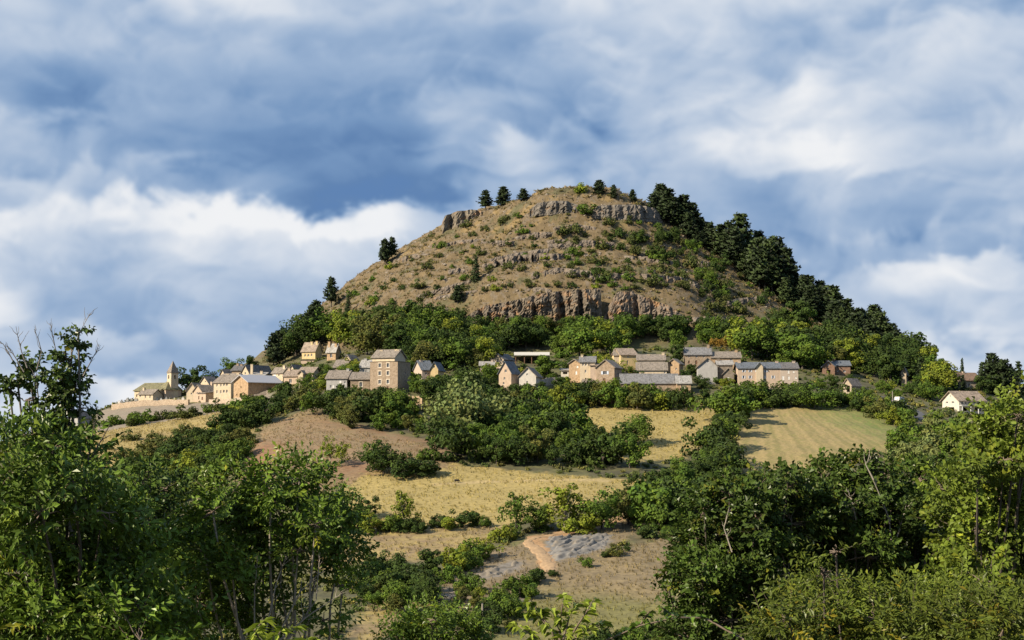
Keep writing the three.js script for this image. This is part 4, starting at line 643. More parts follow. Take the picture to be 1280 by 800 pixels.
for (const [q, l, h] of [[10, [[602, 336], [640, 330], [672, 327], [706, 322]], 8], [11, [[612, 326], [650, 320], [690, 312]], 4], [12, [[700, 309], [730, 306], [768, 306]], 5], [13, [[640, 300], [668, 296], [690, 293]], 4.5], [14, [[800, 345], [850, 352], [890, 365]], 5], [15, [[880, 388], [920, 380], [960, 372]], 5], [16, [[520, 372], [560, 362], [590, 352]], 4], [17, [[780, 322], [820, 326], [860, 335]], 4], [18, [[850, 402], [890, 404], [930, 402]], 7], [19, [[450, 396], [500, 392], [560, 388]], 5], [20, [[690, 286], [720, 284], [745, 286]], 3.5], [21, [[660, 345], [700, 340], [740, 342]], 4.5]])
  cliff('rock_ledge', q, l.map(([x, y], i) => [x, y, y - h * 1.3 * (i === 0 || i === l.length - 1 ? 0.5 : 1)]), { blocks: 0.7, tint: [0.22, 0.18, 0.14], ochre: 0.0, stand: 0.15, lean: 0.7, cap: 3, rows: 7 });
{ const r = rngOf(41); for (let q = 0; q < 20; q++) { const x = 450 + r() * 450, y = 290 + r() * 95, w = 22 + r() * 46, t = -4 + r() * 8 - (x < 600 ? 8 : x > 820 ? -10 : 0) * w / 60; if (y > 362 && x > 570) continue; if (!ground(x, y - 12) || !ground(x - w / 2, y - 10) || !ground(x + w / 2, y - 6)) continue;
  cliff('rock_ledge', 60 + q, [[x - w / 2, y, y - 1.6], [x, y + t / 2, y + t / 2 - 3 - 2.4 * r()], [x + w / 2, y + t, y + t - 1.6]], { blocks: 0.6, tint: [0.22, 0.18, 0.14], ochre: 0.0, stand: 0.15, lean: 0.7, cap: 2.5, rows: 6 }); } }
// bare shale, washed into gullies
function shale(seed, poly, amp) {
  const W = onGround(poly), b = bounds(W), s = 0.28, nx = Math.ceil((b[2] - b[0]) / s), nd = Math.ceil((b[3] - b[1]) / s), pos = [], col = [], idx = [];
  for (let j = 0; j <= nd; j++) for (let i = 0; i <= nx; i++) {
    const x = b[0] + i * s, d = b[1] + j * s, w = smooth(-0.6, 1.6, edge(x, d, W) + 0.8 * N2(x / 1.5, d / 1.5)), u = x * 0.9 - d * 0.42 + 0.5 * N2(x / 4, d / 4), gul = 0.9 - Math.sqrt(N2(u / 2.2, (x + d) / 22 + seed) ** 2 + 0.01) * 1.7, g = 0.9 + 0.08 * N2(x / 0.5, d / 0.5) + 0.12 * N2(x / 2, d / 2);
    pos.push(x, height(x, d) + (w > 0 ? w * (0.12 + amp * gul + 0.03 * N2(x / 0.7, d / 0.7)) : 0) - (1 - w) * 0.35, -d); const rim = smooth(0.2, 0.6, fbm2(x / 4, d / 4, 2) + 0.1); col.push((seed > 1 ? 0.205 : mix(0.185, 0.21, rim)) * g, (seed > 1 ? 0.175 : mix(0.175, 0.18, rim)) * g, (seed > 1 ? 0.135 : mix(0.16, 0.14, rim)) * g);
  }
  for (let j = 0; j < nd; j++) for (let i = 0; i < nx; i++) { const q = j * (nx + 1) + i; idx.push(q, q + 1, q + nx + 2, q, q + nx + 2, q + nx + 1); }
  const gm = geom(pos, idx, null, col); structure('shale_bank', gm, new THREE.MeshStandardMaterial({ vertexColors: true, roughness: 1, side: THREE.DoubleSide }));
}
shale(1, [[683, 672], [720, 668], [765, 668], [757, 684], [700, 702], [685, 700]], 0.6); shale(2, [[592, 720], [640, 700], [655, 705], [640, 716], [600, 726]], 0.4); shale(3, [[625, 748], [655, 738], [660, 752], [635, 760]], 0.4);
{ // loose stones and tufts: nobody could count them
  const r = rngOf(99), stone = new THREE.IcosahedronGeometry(0.5, 0), sp = stone.attributes.position; for (let i = 0; i < sp.count; i++) { const n = 1 + 0.35 * N3(sp.getX(i) * 3, sp.getY(i) * 3, sp.getZ(i) * 3); sp.setXYZ(i, sp.getX(i) * n * 1.3, sp.getY(i) * n * 0.75, sp.getZ(i) * n); } stone.computeVertexNormals();
  const M = new THREE.Matrix4(), Q = new THREE.Quaternion(), E = new THREE.Euler(), C = new THREE.Color();
  const scatter = (name, label, geo, mat, n, pick, size, tone) => {
    const list = []; for (let q = 0; q < n * 4 && list.length < n; q++) { const p = pick(); if (p) list.push(p); }
    const m = new THREE.InstancedMesh(geo, mat, list.length); m.name = name; m.userData.kind = 'stuff'; m.userData.label = label; m.userData.category = 'ground cover'; m.castShadow = m.receiveShadow = true;
    list.forEach(([x, d], i) => { const s = size(x, d); E.set((r() - 0.5) * 0.5, r() * 6.283, (r() - 0.5) * 0.5); M.compose(new THREE.Vector3(x, height(x, d), -d), Q.setFromEuler(E), new THREE.Vector3(s, s * (0.8 + 0.4 * r()), s)); m.setMatrixAt(i, M); const c = tone(x, d); m.setColorAt(i, C.setRGB(c[0], c[1], c[2])); });
    scene.add(m); return m;
  };
  const onHill = () => { const x = -95 + r() * 240, d = 565 + r() * 105; return hillness(x, d) > 0.5 && fbm2(x / 12, d / 12, 2) + 0.9 * r() > 0.35 ? [x, d] : null; };
  scatter('loose_stones', 'loose stones strewn over the dry hill slope', stone, new THREE.MeshStandardMaterial({ roughness: 1 }), 2600, onHill, () => 0.3 + 1.0 * r() ** 4, () => { const g = 0.75 + 0.5 * r(); return [0.20 * g, 0.17 * g, 0.135 * g]; });
  const bp = [], bn = []; for (let q = 0; q < 9; q++) { const a = q / 9 * 6.283 + r(), l = 0.55 + 0.4 * r(), dx = Math.cos(a), dz = Math.sin(a); bp.push(dx * 0.12 - dz * 0.09, -0.1, dz * 0.12 + dx * 0.09, dx * 0.12 + dz * 0.09, -0.1, dz * 0.12 - dx * 0.09, dx * (0.3 + 0.25 * r()), l, dz * (0.3 + 0.25 * r())); for (let w = 0; w < 3; w++) bn.push(dx * 0.5, 0.85, dz * 0.5); }
  const tuft = geom(bp, null, null, null, bn), grassMat = new THREE.MeshStandardMaterial({ roughness: 1, side: THREE.DoubleSide });
  const tint = (x, d) => { const c = groundColor(x, d), g = 0.75 + 0.6 * r(); return [c[0] * g * 1.08, c[1] * g * 1.12, c[2] * g]; };
  scatter('hill_grass', 'dry grass tufts on the hill slope', tuft, grassMat, 15000, () => { const x = -95 + r() * 250, d = 560 + r() * 115; return hillness(x, d) > 0.3 ? [x, d] : null; }, () => 0.45 + 0.6 * r(), tint);
  scatter('field_grass', 'dry grass tufts in the unmown fields', tuft, grassMat, 26000, () => { const x = -130 + r() * 260, d = 205 + r() * 320, q = groundAreaAt(x, d); return q >= 0 && q <= 8 && q !== 4 && fbm2(x / 9, d / 9, 2) + r() > 0.25 ? [x, d] : null; }, () => 0.22 + 0.42 * r(), tint);
  const low = leafTree(910, { n: 8, rx: 0.8, ry: 0.4, cy: 0.35, size: 0.4, faces: 150, leaf: 0.34, irregular: 0.6, limbs: 0 }).crown;
  const weed = new THREE.MeshPhysicalMaterial({ vertexColors: true, side: THREE.DoubleSide, roughness: 1 });
  scatter('hill_scrub', 'heathy ground scrub on the hill slope', low, weed, 2600, () => { const x = -95 + r() * 250, d = 565 + r() * 100; return hillness(x, d) > 0.5 && fbm2(x / 16 + 3, d / 16, 2) + smooth(-30, 90, x) * 0.7 + 0.5 * r() > 0.32 ? [x, d] : null; }, () => 0.5 + 0.9 * r() * r(), () => { const g = 0.8 + 0.5 * r(), b = r(); return [mix(0.075, 0.15, b) * g, mix(0.085, 0.12, b) * g, mix(0.022, 0.05, b) * g]; });
  scatter('undergrowth', 'brambles and weeds on the rough ground', low, weed, 9000, () => { const x = -170 + r() * 390, d = 200 + r() * 380; return hillness(x, d) < 0.2 && groundAreaAt(x, d) < 0 ? [x, d] : null; }, () => 0.6 + 1.1 * r() * r(), () => { const g = 0.7 + 0.6 * r(), b = r() ** 2; return [mix(0.045, 0.13, b) * g, mix(0.072, 0.125, b) * g, mix(0.013, 0.03, b) * g]; });
}
// ------------------------------------------------------------------ what grows where
{ // the pines of the hill
  const g = 'dark pines clothing the shady flank of the hill', l = 'tall dark pine in the pinewood down the shady flank of the hill', P = [['pine', 0.62, 'pine_tree', l, 'tree'], ['pine_green', 1, 'pine_tree', 'tall greener pine in the pinewood down the shady flank of the hill', 'tree']];
  stand([[812, 268], [826, 262], [852, 280], [900, 316], [912, 328], [880, 312], [845, 290]], 9, 24, 42, P, g, 1.2, 5);
  stand([[905, 326], [915, 318], [1000, 376], [1028, 394], [1020, 402], [960, 372]], 9, 30, 60, P, g, 1.2, 5);
  stand([[1018, 404], [1030, 394], [1130, 440], [1120, 446], [1070, 436]], 9, 28, 46, P, g, 1.25, 5);
  const ps = (px, py, h, l2, k = 'pine', n = 'pine_tree', w = 1) => plant(k, px, py, h, n, l2, 'tree', undefined, w);
  ps(607, 263, 26, 'slimmer of the twin pines, beside the rocky rim of the summit', 'pine', 'pine_tree', 1.3); ps(629, 258, 26, 'bushier pine of the twin pines on the summit slope', 'pine', 'pine_tree', 1.3);
  ps(654, 251, 16, 'squat dark pine on the bare summit beyond the twin pines', 'pine', 'pine_tree', 1.7); ps(749, 244, 20, 'broad dark pine standing on the grassy summit dome', 'pine', 'pine_tree', 1.5);
  ps(767, 249, 19, 'slim pine on the grassy summit above the dark cliff'); ps(791, 253, 17, 'small pine at the summit edge next to the pinewood');
  ps(724, 242, 14, 'bright green round bush on the summit dome', 'scrub_lime', 'round_bush', 0.75);
  ps(414, 384, 38, 'lone pine low on the bare sunny flank of the hill'); ps(481, 332, 34, 'pine pair halfway up the bare hill flank, taller one', 'pine'); ps(490, 324, 28, 'pine pair halfway up the bare hill flank, upper one', 'pine');
  ps(595, 352, 32, 'slim conifer alone on the bare hill slope above the cliff', 'spruce', 'spruce_tree'); ps(572, 380, 24, 'dark conifer beside the cliff end on the hill slope', 'pine', 'pine_tree', 1.4); ps(435, 390, 22, 'small grey green conifer low on the bare hill flank', 'spruce', 'spruce_tree');
  stand([[668, 247], [700, 244], [708, 243], [668, 249]], 10, 8, 11, [['scrub_oak', 1, 'summit_shrub', 'low dark shrub on the crest of the summit', 'shrub']], 'shrubs on the crest');
  stand([[326, 468], [335, 450], [400, 412], [402, 420], [390, 440], [345, 462]], 13, 30, 44, [['pine', 0.55, 'pine_tree', 'dark pine in the grove climbing behind the church houses', 'tree'], ['oak', 1, 'broadleaf_tree', 'dark broadleaf tree in the grove climbing behind the church houses', 'tree']], 'grove above the church end of the village', 1, 8);
}
{ // the wooded belt between village and cliffs
  const g = 'wooded belt between village and cliff';
  const K = [['oak', 0.48, 'broadleaf_tree', 'dark green tree in the wooded belt between village and cliff', 'tree'], ['green', 0.30, 'broadleaf_tree', 'fresh green tree in the wooded belt between village and cliff', 'tree'], ['lime', 0.12, 'broadleaf_tree', 'yellow green tree in the wooded belt between village and cliff', 'tree'], ['olive', 1, 'broadleaf_tree', 'brownish green tree in the wooded belt between village and cliff', 'tree']];
  stand([[400, 425], [450, 414], [560, 406], [870, 410], [930, 412], [1000, 414], [1030, 424], [1010, 436], [900, 434], [860, 430], [760, 432], [690, 436], [640, 438], [620, 440], [560, 446], [520, 440], [440, 432], [400, 440]], 21, 24, 42, K, g, 1.05, 8);
  stand([[425, 432], [470, 430], [510, 440], [615, 442], [640, 436], [600, 470], [560, 470], [520, 470], [515, 450], [430, 440]], 17, 28, 44, K, g, 1.1, 8);
  stand([[690, 440], [770, 436], [770, 446], [700, 452]], 20, 34, 46, K, g, 1.1, 9);
  stand([[925, 440], [1010, 436], [1120, 452], [1180, 472], [1130, 480], [1070, 470], [1000, 462], [930, 452]], 18, 28, 44, K, g, 1.15, 8);
  stand([[1120, 462], [1160, 470], [1185, 480], [1180, 505], [1150, 500], [1110, 490]], 17, 26, 40, K, g, 1.1, 9);
  const V = [['oak', 0.5, 'garden_tree', 'dark tree in the gardens between the village houses', 'tree'], ['green', 0.35, 'garden_tree', 'green tree in the gardens between the village houses', 'tree'], ['bush_lime', 1, 'garden_bush', 'yellow green bush in the gardens between the village houses', 'bush']];
  stand([[335, 480], [400, 458], [470, 452], [560, 478], [640, 470], [780, 456], [860, 462], [930, 470], [1010, 486], [1060, 478], [1130, 490], [1130, 505], [1010, 496], [900, 488], [620, 492], [400, 494]], 19, 12, 24, V, 'gardens of the village', 1.1, 9);
  stand([[505, 470], [545, 480], [620, 488], [615, 500], [560, 505], [510, 495]], 18, 28, 46, V, 'gardens of the village', 1.1, 9);
  for (const [x, y, h] of [[893, 436, 15], [908, 438, 20]]) plant('gold', x, y, h, 'autumn_tree', 'orange tree turning in autumn colour above the grey roofed houses', 'tree', 'trees in autumn colour');
  stand([[1140, 478], [1185, 480], [1240, 480], [1285, 486], [1285, 500], [1240, 500], [1190, 494], [1150, 490]], 15, 26, 40, [['green', 0.4, 'broadleaf_tree', 'green tree behind the white balcony house', 'tree'], ['oak', 0.3, 'broadleaf_tree', 'dark tree behind the white balcony house', 'tree'], ['spruce', 1, 'spruce_tree', 'dark conifer behind the white balcony house', 'tree']], 'trees behind the balcony house', 1.1, 9);
  const one = (k, px, py, h, label, w = 1, n = 'broadleaf_tree') => plant(k, px, py, h, n, label, 'tree', undefined, w);
  one('oak', 238, 492, 36, 'round dark tree between the church tower and the houses', 1.25); one('oak', 262, 484, 22, 'small dark tree peeping over the roofs near the church', 1.1); one('oak', 314, 470, 26, 'dark tree on the skyline behind the white gabled barn', 0.8); one('green', 290, 470, 24, 'green tree on the skyline behind the roofs', 1.3);
  one('spruce', 1017, 478, 50, 'tall conifer beside the long house with blue shutters', 0.9, 'spruce_tree'); one('oak', 1103, 478, 44, 'large dome shaped dark tree above the small stone barn', 1.4); one('lime', 1168, 478, 30, 'bright yellow green tree on the ridge shoulder', 1.2);
  one('spruce', 1203, 478, 30, 'thin pointed conifer on the ridge beside the brown roofed house', 0.7, 'spruce_tree'); one('pine', 1240, 492, 50, 'tall dark conifer behind the brown roof', 1.2); one('pine', 1255, 496, 48, 'wide dark conifer at the end of the ridge beyond the brown roof', 1.2);
  one('oak', 846, 456, 26, 'round dark tree between the village roofs', 1.1); one('green', 684, 474, 32, 'broad green tree below the white roofed shed', 1.2); one('green', 848, 438, 26, 'light green tree behind the village roofs', 1.0);
  one('willow', 574, 552, 84, 'tall pale green tree below the tower house', 0.85); one('willow', 596, 545, 62, 'paler lower neighbour of the tall pale tree', 0.9); one('oak', 602, 520, 62, 'tall dark tree behind the pale tree', 1.0); one('oak', 548, 505, 46, 'dark tree beside the slate roofed cottage', 1.0); one('oak', 565, 500, 44, 'dark tree above the pale tree', 1.1);
  one('oak', 882, 508, 50, 'large dark tree at the upper corner of the dry field', 0.95); one('green', 1018, 512, 46, 'broad green tree at the top of the mown field', 1.25); one('oak', 1000, 510, 30, 'dark lower tree at the top of the mown field', 1.2);
}
{ // hedges and copses among the fields
  const T = (where) => [['oak', 0.3, 'broadleaf_tree', 'dark green tree ' + where, 'tree'], ['green', 0.24, 'broadleaf_tree', 'fresh green tree ' + where, 'tree'], ['bush_oak', 0.2, 'hedge_bush', 'dark green bush ' + where, 'bush'], ['bush_green', 0.12, 'hedge_bush', 'fresh green bush ' + where, 'bush'], ['olive', 1, 'broadleaf_tree', 'olive green tree ' + where, 'tree']];
  const H = (where) => [['bush_oak', 0.4, 'hedge_bush', 'dark green bush ' + where, 'bush'], ['bush_green', 0.33, 'hedge_bush', 'fresh green bush ' + where, 'bush'], ['bush_lime', 0.1, 'hedge_bush', 'yellow green bush ' + where, 'bush'], ['bush_olive', 1, 'hedge_bush', 'olive green bush ' + where, 'bush']];
  stand([[388, 518], [396, 500], [440, 494], [475, 500], [505, 508], [530, 526], [548, 548], [500, 546], [450, 538], [400, 528]], 19, 24, 36, T('in the thicket under the tower house'), 'thicket under the tower house', 1, 9);
  stand([[550, 560], [560, 530], [600, 508], [640, 506], [690, 520], [730, 556], [800, 590], [770, 594], [700, 588], [640, 590], [590, 582], [556, 576]], 22, 30, 46, T('in the copse between the dry fields'), 'copse between the dry fields', 1, 11);
  stand([[608, 508], [660, 504], [760, 503], [860, 502], [860, 512], [740, 514], [650, 518]], 16, 24, 32, H('in the hedge below the village houses'), 'hedge below the village houses', 1, 8);
  stand([[898, 520], [930, 505], [935, 512], [920, 550], [905, 584], [915, 600], [900, 650], [830, 640], [800, 612], [850, 592], [885, 565]], 23, 28, 42, T('in the copse beside the mown field'), 'copse beside the mown field', 1.1, 12);
  stand([[918, 604], [960, 610], [1010, 612], [1010, 650], [905, 652]], 21, 20, 30, H('in the dip under the mown field'), 'bushes in the dip under the mown field', 1.1, 12);
  stand([[905, 500], [960, 496], [1000, 502], [1000, 510], [920, 512]], 15, 18, 26, H('in front of the long shuttered house'), 'bushes in front of the long house', 1, 7);
  stand([[1035, 506], [1060, 498], [1105, 514], [1132, 530], [1128, 538], [1100, 524], [1060, 512]], 13, 16, 26, H('in the hedge along the mown field and the road'), 'hedge along the mown field', 1, 8);
  stand([[1120, 560], [1135, 548], [1185, 552], [1240, 560], [1270, 590], [1130, 600]], 22, 26, 38, [['bush_willow', 0.5, 'hedge_bush', 'pale silvery bush below the balcony house meadow', 'bush'], ['bush_green', 1, 'hedge_bush', 'green bush below the balcony house meadow', 'bush']], 'bushes below the balcony house', 1, 12);
  plant('willow', 1172, 548, 44, 'willow_tree', 'pale rounded willow beside the track at the balcony house', 'tree', undefined, 1.2);
  stand([[345, 492], [400, 490], [392, 510], [330, 522], [318, 545], [300, 575], [260, 610], [190, 650], [90, 660], [140, 610], [220, 575], [285, 535], [300, 512]], 20, 18, 32, H('in the overgrown strip between the church field and the brown slope'), 'overgrown strip below the church', 1, 10);
  stand([[120, 604], [200, 572], [280, 542], [305, 556], [250, 618], [150, 655], [90, 650]], 19, 13, 25, H('on the rough slope below the church field'), 'bushes on the rough slope below the church', 1.1, 10);
  stand([[130, 532], [170, 524], [300, 508], [330, 502], [330, 508], [260, 518], [150, 538]], 12, 8, 15, [['scrub', 0.5, 'low_shrub', 'low olive shrub along the foot of the church bank', 'shrub'], ['scrub_green', 1, 'low_shrub', 'low green shrub along the foot of the church bank', 'shrub']], 'shrubs at the foot of the church bank', 1, 6);
  stand([[80, 580], [150, 545], [250, 530], [230, 560], [120, 600]], 26, 7, 14, [['scrub', 1, 'field_shrub', 'small olive shrub dotted over the yellow field below the church', 'shrub']], 'shrubs in the yellow church field', 1, 12);
  stand([[425, 664], [500, 662], [640, 652], [650, 656], [560, 664], [430, 670]], 13, 14, 22, H('in the low hedge across the lower slope'), 'low hedge across the lower slope', 1.1, 6);
  stand([[540, 735], [560, 712], [610, 690], [634, 670], [643, 676], [625, 695], [580, 715], [560, 735]], 19, 26, 40, [['bush_lime', 0.5, 'hedge_bush', 'yellow green bush in the hedge above the shale bank', 'bush'], ['bush_green', 1, 'hedge_bush', 'green bush in the hedge above the shale bank', 'bush']], 'hedge above the shale bank', 1, 10);
  stand([[440, 735], [470, 712], [540, 720], [560, 745], [530, 770], [450, 775]], 22, 24, 38, T('in the thicket at the valley bottom'), 'thicket at the valley bottom', 1, 13);
  stand([[545, 770], [600, 735], [645, 735], [655, 760], [640, 800], [560, 805]], 24, 16, 28, H('on the broken bank below the sandy track'), 'bushes on the broken bank', 1, 14);
  stand([[610, 748], [650, 732], [690, 718], [740, 704], [800, 676], [830, 650], [850, 650], [840, 670], [760, 700], [690, 726], [640, 742]], 13, 9, 17, H('in the hedge above the brown lower field'), 'hedge above the brown field', 1.1, 8);
  stand([[800, 662], [830, 640], [860, 640], [850, 668]], 18, 34, 52, H('in the corner thicket of the brown lower field'), 'corner thicket of the brown field', 1, 10);
  stand([[740, 806], [790, 800], [830, 798], [840, 815], [750, 818]], 22, 18, 26, H('at the foot of the brown lower field'), 'bushes at the foot of the brown field', 1, 12);
  const one = (k, px, py, h, label, w = 1, n = 'broadleaf_tree', c = 'tree') => plant(k, px, py, h, n, label, c, undefined, w);
  one('airy', 413, 580, 36, 'thin young tree on the brown slope, standing in red earth', 0.7); one('airy', 427, 582, 32, 'second thin young tree on the brown slope', 0.9);
  one('green', 466, 588, 38, 'slim green tree at the end of the dark thicket on the slope', 0.8); one('oak', 480, 592, 40, 'round dark tree in the thicket on the brown slope', 1.1); one('bush_oak', 505, 596, 28, 'low dark bush in the thicket on the brown slope', 1.3, 'hedge_bush', 'bush'); one('bush_oak', 530, 594, 22, 'lowest bush trailing from the thicket on the brown slope', 1.3, 'hedge_bush', 'bush'); one('bush_green', 534, 576, 16, 'small round bush between thicket and copse', 1.3, 'hedge_bush', 'bush');
  one('oak', 456, 648, 28, 'small dark thorn tree above the low hedge', 1.2); one('airy', 505, 662, 52, 'feathery pale tree rising from the low hedge', 0.95); one('airy_green', 428, 650, 48, 'thin green tree at the end of the low hedge', 0.9);
  one('airy_green', 646, 668, 56, 'slim green tree at the bend of the sandy track', 0.9); one('airy', 706, 666, 66, 'feathery yellow tree above the grey shale', 1.1); one('green', 752, 662, 52, 'dark green tree on the uphill side of the feathery yellow tree', 1.0); one('olive', 785, 655, 46, 'olive tree in the hedge above the sandy track', 1.1); one('green', 675, 664, 38, 'green bushy tree between the track bend and the feathery yellow tree', 1.2); one('bush_lime', 728, 666, 30, 'yellow bush under the feathery yellow tree', 1.2, 'hedge_bush', 'bush');
  one('green', 796, 556, 38, 'round green tree alone in the upper dry field', 1.15); one('bush_green', 780, 557, 20, 'low bush at the foot of the lone field tree', 1.3, 'hedge_bush', 'bush'); one('bush_green', 736, 556, 26, 'small upright bush at the edge of the upper dry field', 0.7, 'hedge_bush', 'bush');
  one('bush_green', 588, 740, 24, 'rounded light bush on the grey bank', 1.3, 'hedge_bush', 'bush');
}
{ // scrub on the open hill: denser towards its shady side
  const r = plantSeed, S = (w) => [['scrub', 0.45, 'hill_shrub', 'olive shrub scattered ' + w, 'shrub'], ['scrub_green', 0.3, 'hill_shrub', 'green shrub scattered ' + w, 'shrub'], ['scrub_oak', 0.15, 'hill_shrub', 'dark shrub scattered ' + w, 'shrub'], ['scrub_lime', 1, 'hill_shrub', 'yellow green shrub scattered ' + w, 'shrub']];
  stand([[415, 392], [470, 342], [550, 290], [640, 270], [700, 285], [700, 345], [600, 370], [540, 395], [440, 400]], 26, 5, 10, S('over the bare sunny slope of the hill'), 'shrubs on the sunny slope', 0.9, 13);
  stand([[700, 290], [790, 272], [840, 290], [900, 325], [960, 365], [1000, 392], [880, 398], [860, 380], [760, 355], [700, 345]], 18, 6, 13, [['scrub', 0.6, 'hill_shrub', 'olive shrub scattered densely over the shady slope of the hill', 'shrub'], ['scrub_oak', 0.25, 'hill_shrub', 'dark shrub scattered densely over the shady slope of the hill', 'shrub'], ['scrub_green', 1, 'hill_shrub', 'green shrub scattered densely over the shady slope of the hill', 'shrub']], 'shrubs on the shady slope', 0.9, 11);
  stand([[780, 300], [830, 285], [900, 340], [950, 372], [930, 390], [850, 360]], 30, 11, 19, [['green', 0.4, 'small_tree', 'small green tree among the scrub of the shady slope', 'tree'], ['oak', 1, 'small_tree', 'small dark tree among the scrub of the shady slope', 'tree']], 'small trees on the shady slope', 0.9, 17);
  stand([[400, 410], [440, 396], [560, 396], [590, 404], [500, 408], [400, 424]], 18, 8, 15, S('along the foot of the bare slope above the wood'), 'shrubs at the wood edge', 0.9, 7);
  stand([[600, 362], [700, 352], [760, 352], [850, 368], [850, 374], [760, 360], [620, 372]], 22, 5, 9, S('along the brow of the long cliff'), 'shrubs on the cliff brow', 0.9, 6);
  plant('scrub_green', 733, 268, 12, 'hill_shrub', 'wide green shrub in the gap between the two summit cliffs', 'shrub', undefined, 1.3);
}
// ------------------------------------------------------------------ road, posts, a cow, a van
{
  const L = [[1112, 497], [1122, 503], [1132, 510], [1142, 516.5], [1152, 522], [1166, 528]].map(([x, y]) => groundNear(x, y)), pos = [], idx = [], N = 8, P = [];
  for (let i = 0; i < L.length - 1; i++) for (let q = 0; q < N; q++) P.push([0, 1, 2].map((z) => mix(L[i][z], L[i + 1][z], q / N)));
  P.forEach((p, i) => { const n = P[Math.min(P.length - 1, i + 1)], m = P[Math.max(0, i - 1)], dx = n[0] - m[0], dz = n[2] - m[2], l = Math.hypot(dx, dz); for (let q = -3; q <= 3; q++) { const x = p[0] - dz / l * q * 0.95, z = p[2] + dx / l * q * 0.95; pos.push(x, height(x, -z) + 0.14, z); } });
  for (let i = 0; i < P.length - 1; i++) for (let q = 0; q < 6; q++) { const a = i * 7 + q; idx.push(a, a + 7, a + 8, a, a + 8, a + 1); }
  structure('road', geom(pos, idx), new THREE.MeshStandardMaterial({ color: rgbC([0.075, 0.078, 0.085]), roughness: 0.95, side: THREE.DoubleSide }));
  { // the sandy track: up the bank, round the bend and along the foot of the trees
    const r = rngOf(8), T = [[690, 716], [683, 702], [672, 688], [660, 677], [668, 673], [690, 669], [725, 661], [760, 651], [795, 640]].map(([x, y]) => groundNear(x, y)), C = new THREE.CatmullRomCurve3(T.map((p) => new THREE.Vector3(p[0], 0, p[2]))), tp = [], tc = [], ti = [], n = 110, K = 8;
    for (let i = 0; i <= n; i++) { const p = C.getPoint(i / n), t = C.getTangent(i / n), l = Math.hypot(t.x, t.z), w = (i < 40 ? 1.5 : 0.85) * (0.85 + 0.3 * N2(i / 6, 3)); for (let q = 0; q <= K; q++) { const f = (q / K * 2 - 1), x = p.x - t.z / l * f * w + 0.12 * (r() - 0.5), z = p.z + t.x / l * f * w; tp.push(x, height(x, -z) + 0.16 - 0.3 * f ** 6 - 0.07 * (Math.abs(Math.abs(f) - 0.45) < 0.15 ? 1 : 0), z); const v = 0.88 + 0.2 * N2(x / 0.8, z / 0.8) + 0.1 * r(); tc.push(0.345 * v, 0.232 * v, 0.128 * v); } }
    for (let i = 0; i < n; i++) for (let q = 0; q < K; q++) { const a = i * (K + 1) + q; ti.push(a, a + K + 1, a + K + 2, a, a + K + 2, a + 1); }
    structure('sandy_track', geom(tp, ti, null, tc), new THREE.MeshStandardMaterial({ vertexColors: true, roughness: 1, side: THREE.DoubleSide }));
  }
  const pole = (px, py, hpx, label, arm) => { const p = groundNear(px, py), h = hpx * -p[2] / F, g = thing('utility_pole', label, 'pole'); g.position.set(...p); mesh('post', tube([[0, -0.8, 0], [0, h * 0.5, 0], [0, h, 0]], [0.16, 0.14, 0.11], 8), BARK_PALE, g); if (arm) { mesh('crossarm', box(-0.75, 0.75, h - 0.55, h - 0.38, -0.1, 0.1), BARK_PALE, g); for (const x of [-0.65, 0, 0.65]) mesh('insulator', tube([[x, h - 0.38, 0], [x, h - 0.12, 0]], [0.05, 0.06], 6), WHITE, g); } else mesh('cap', tube([[0, h, 0], [0, h + 0.1, 0]], [0.13, 0.05], 8), IRON, g); return g; };
  pole(1139, 523, 15, 'grey utility pole with a crossarm beside the road', true); pole(1116, 512, 23, 'plain wooden pole under the trees above the mown field', false); pole(603, 775, 20, 'weathered wooden pole among bushes on the broken bank', false);
  { // van coming down the road
    const p = groundNear(1125, 504.5), g = thing('white_van', 'white van on the road above the mown field', 'van'); g.position.set(p[0], p[1] + 0.14, p[2]); g.rotation.y = 0.9; g.scale.setScalar(0.85);
    const s = extrude([[-2.3, 0.4], [2.3, 0.4], [2.35, 1.05], [1.75, 1.2], [1.15, 2.05], [-2.2, 2.1], [-2.35, 1.2]], 1.75); s.translate(0, 0, -0.875); mesh('body', s, WHITE, g);
    const w = extrude([[1.74, 1.26], [1.22, 2.0], [1.28, 2.02], [1.82, 1.24]], 1.5); w.translate(0.02, 0, -0.75); mesh('windscreen', w, GLASS, g);
    for (const x of [-1.45, 1.45]) for (const z of [-0.8, 0.8]) { const t = new THREE.CylinderGeometry(0.36, 0.36, 0.22, 18); t.rotateX(Math.PI / 2); t.translate(x, 0.36, z); const q = mesh('wheel', t, IRON, g); const h = new THREE.CylinderGeometry(0.2, 0.2, 0.24, 12); h.rotateX(Math.PI / 2); h.translate(x, 0.36, z); mesh('rim', h, WHITE, q); }
    for (const z of [-0.6, 0.6]) mesh('headlight', box(2.33, 2.38, 0.8, 1.0, z - 0.15, z + 0.15), GLASS, g);
  }
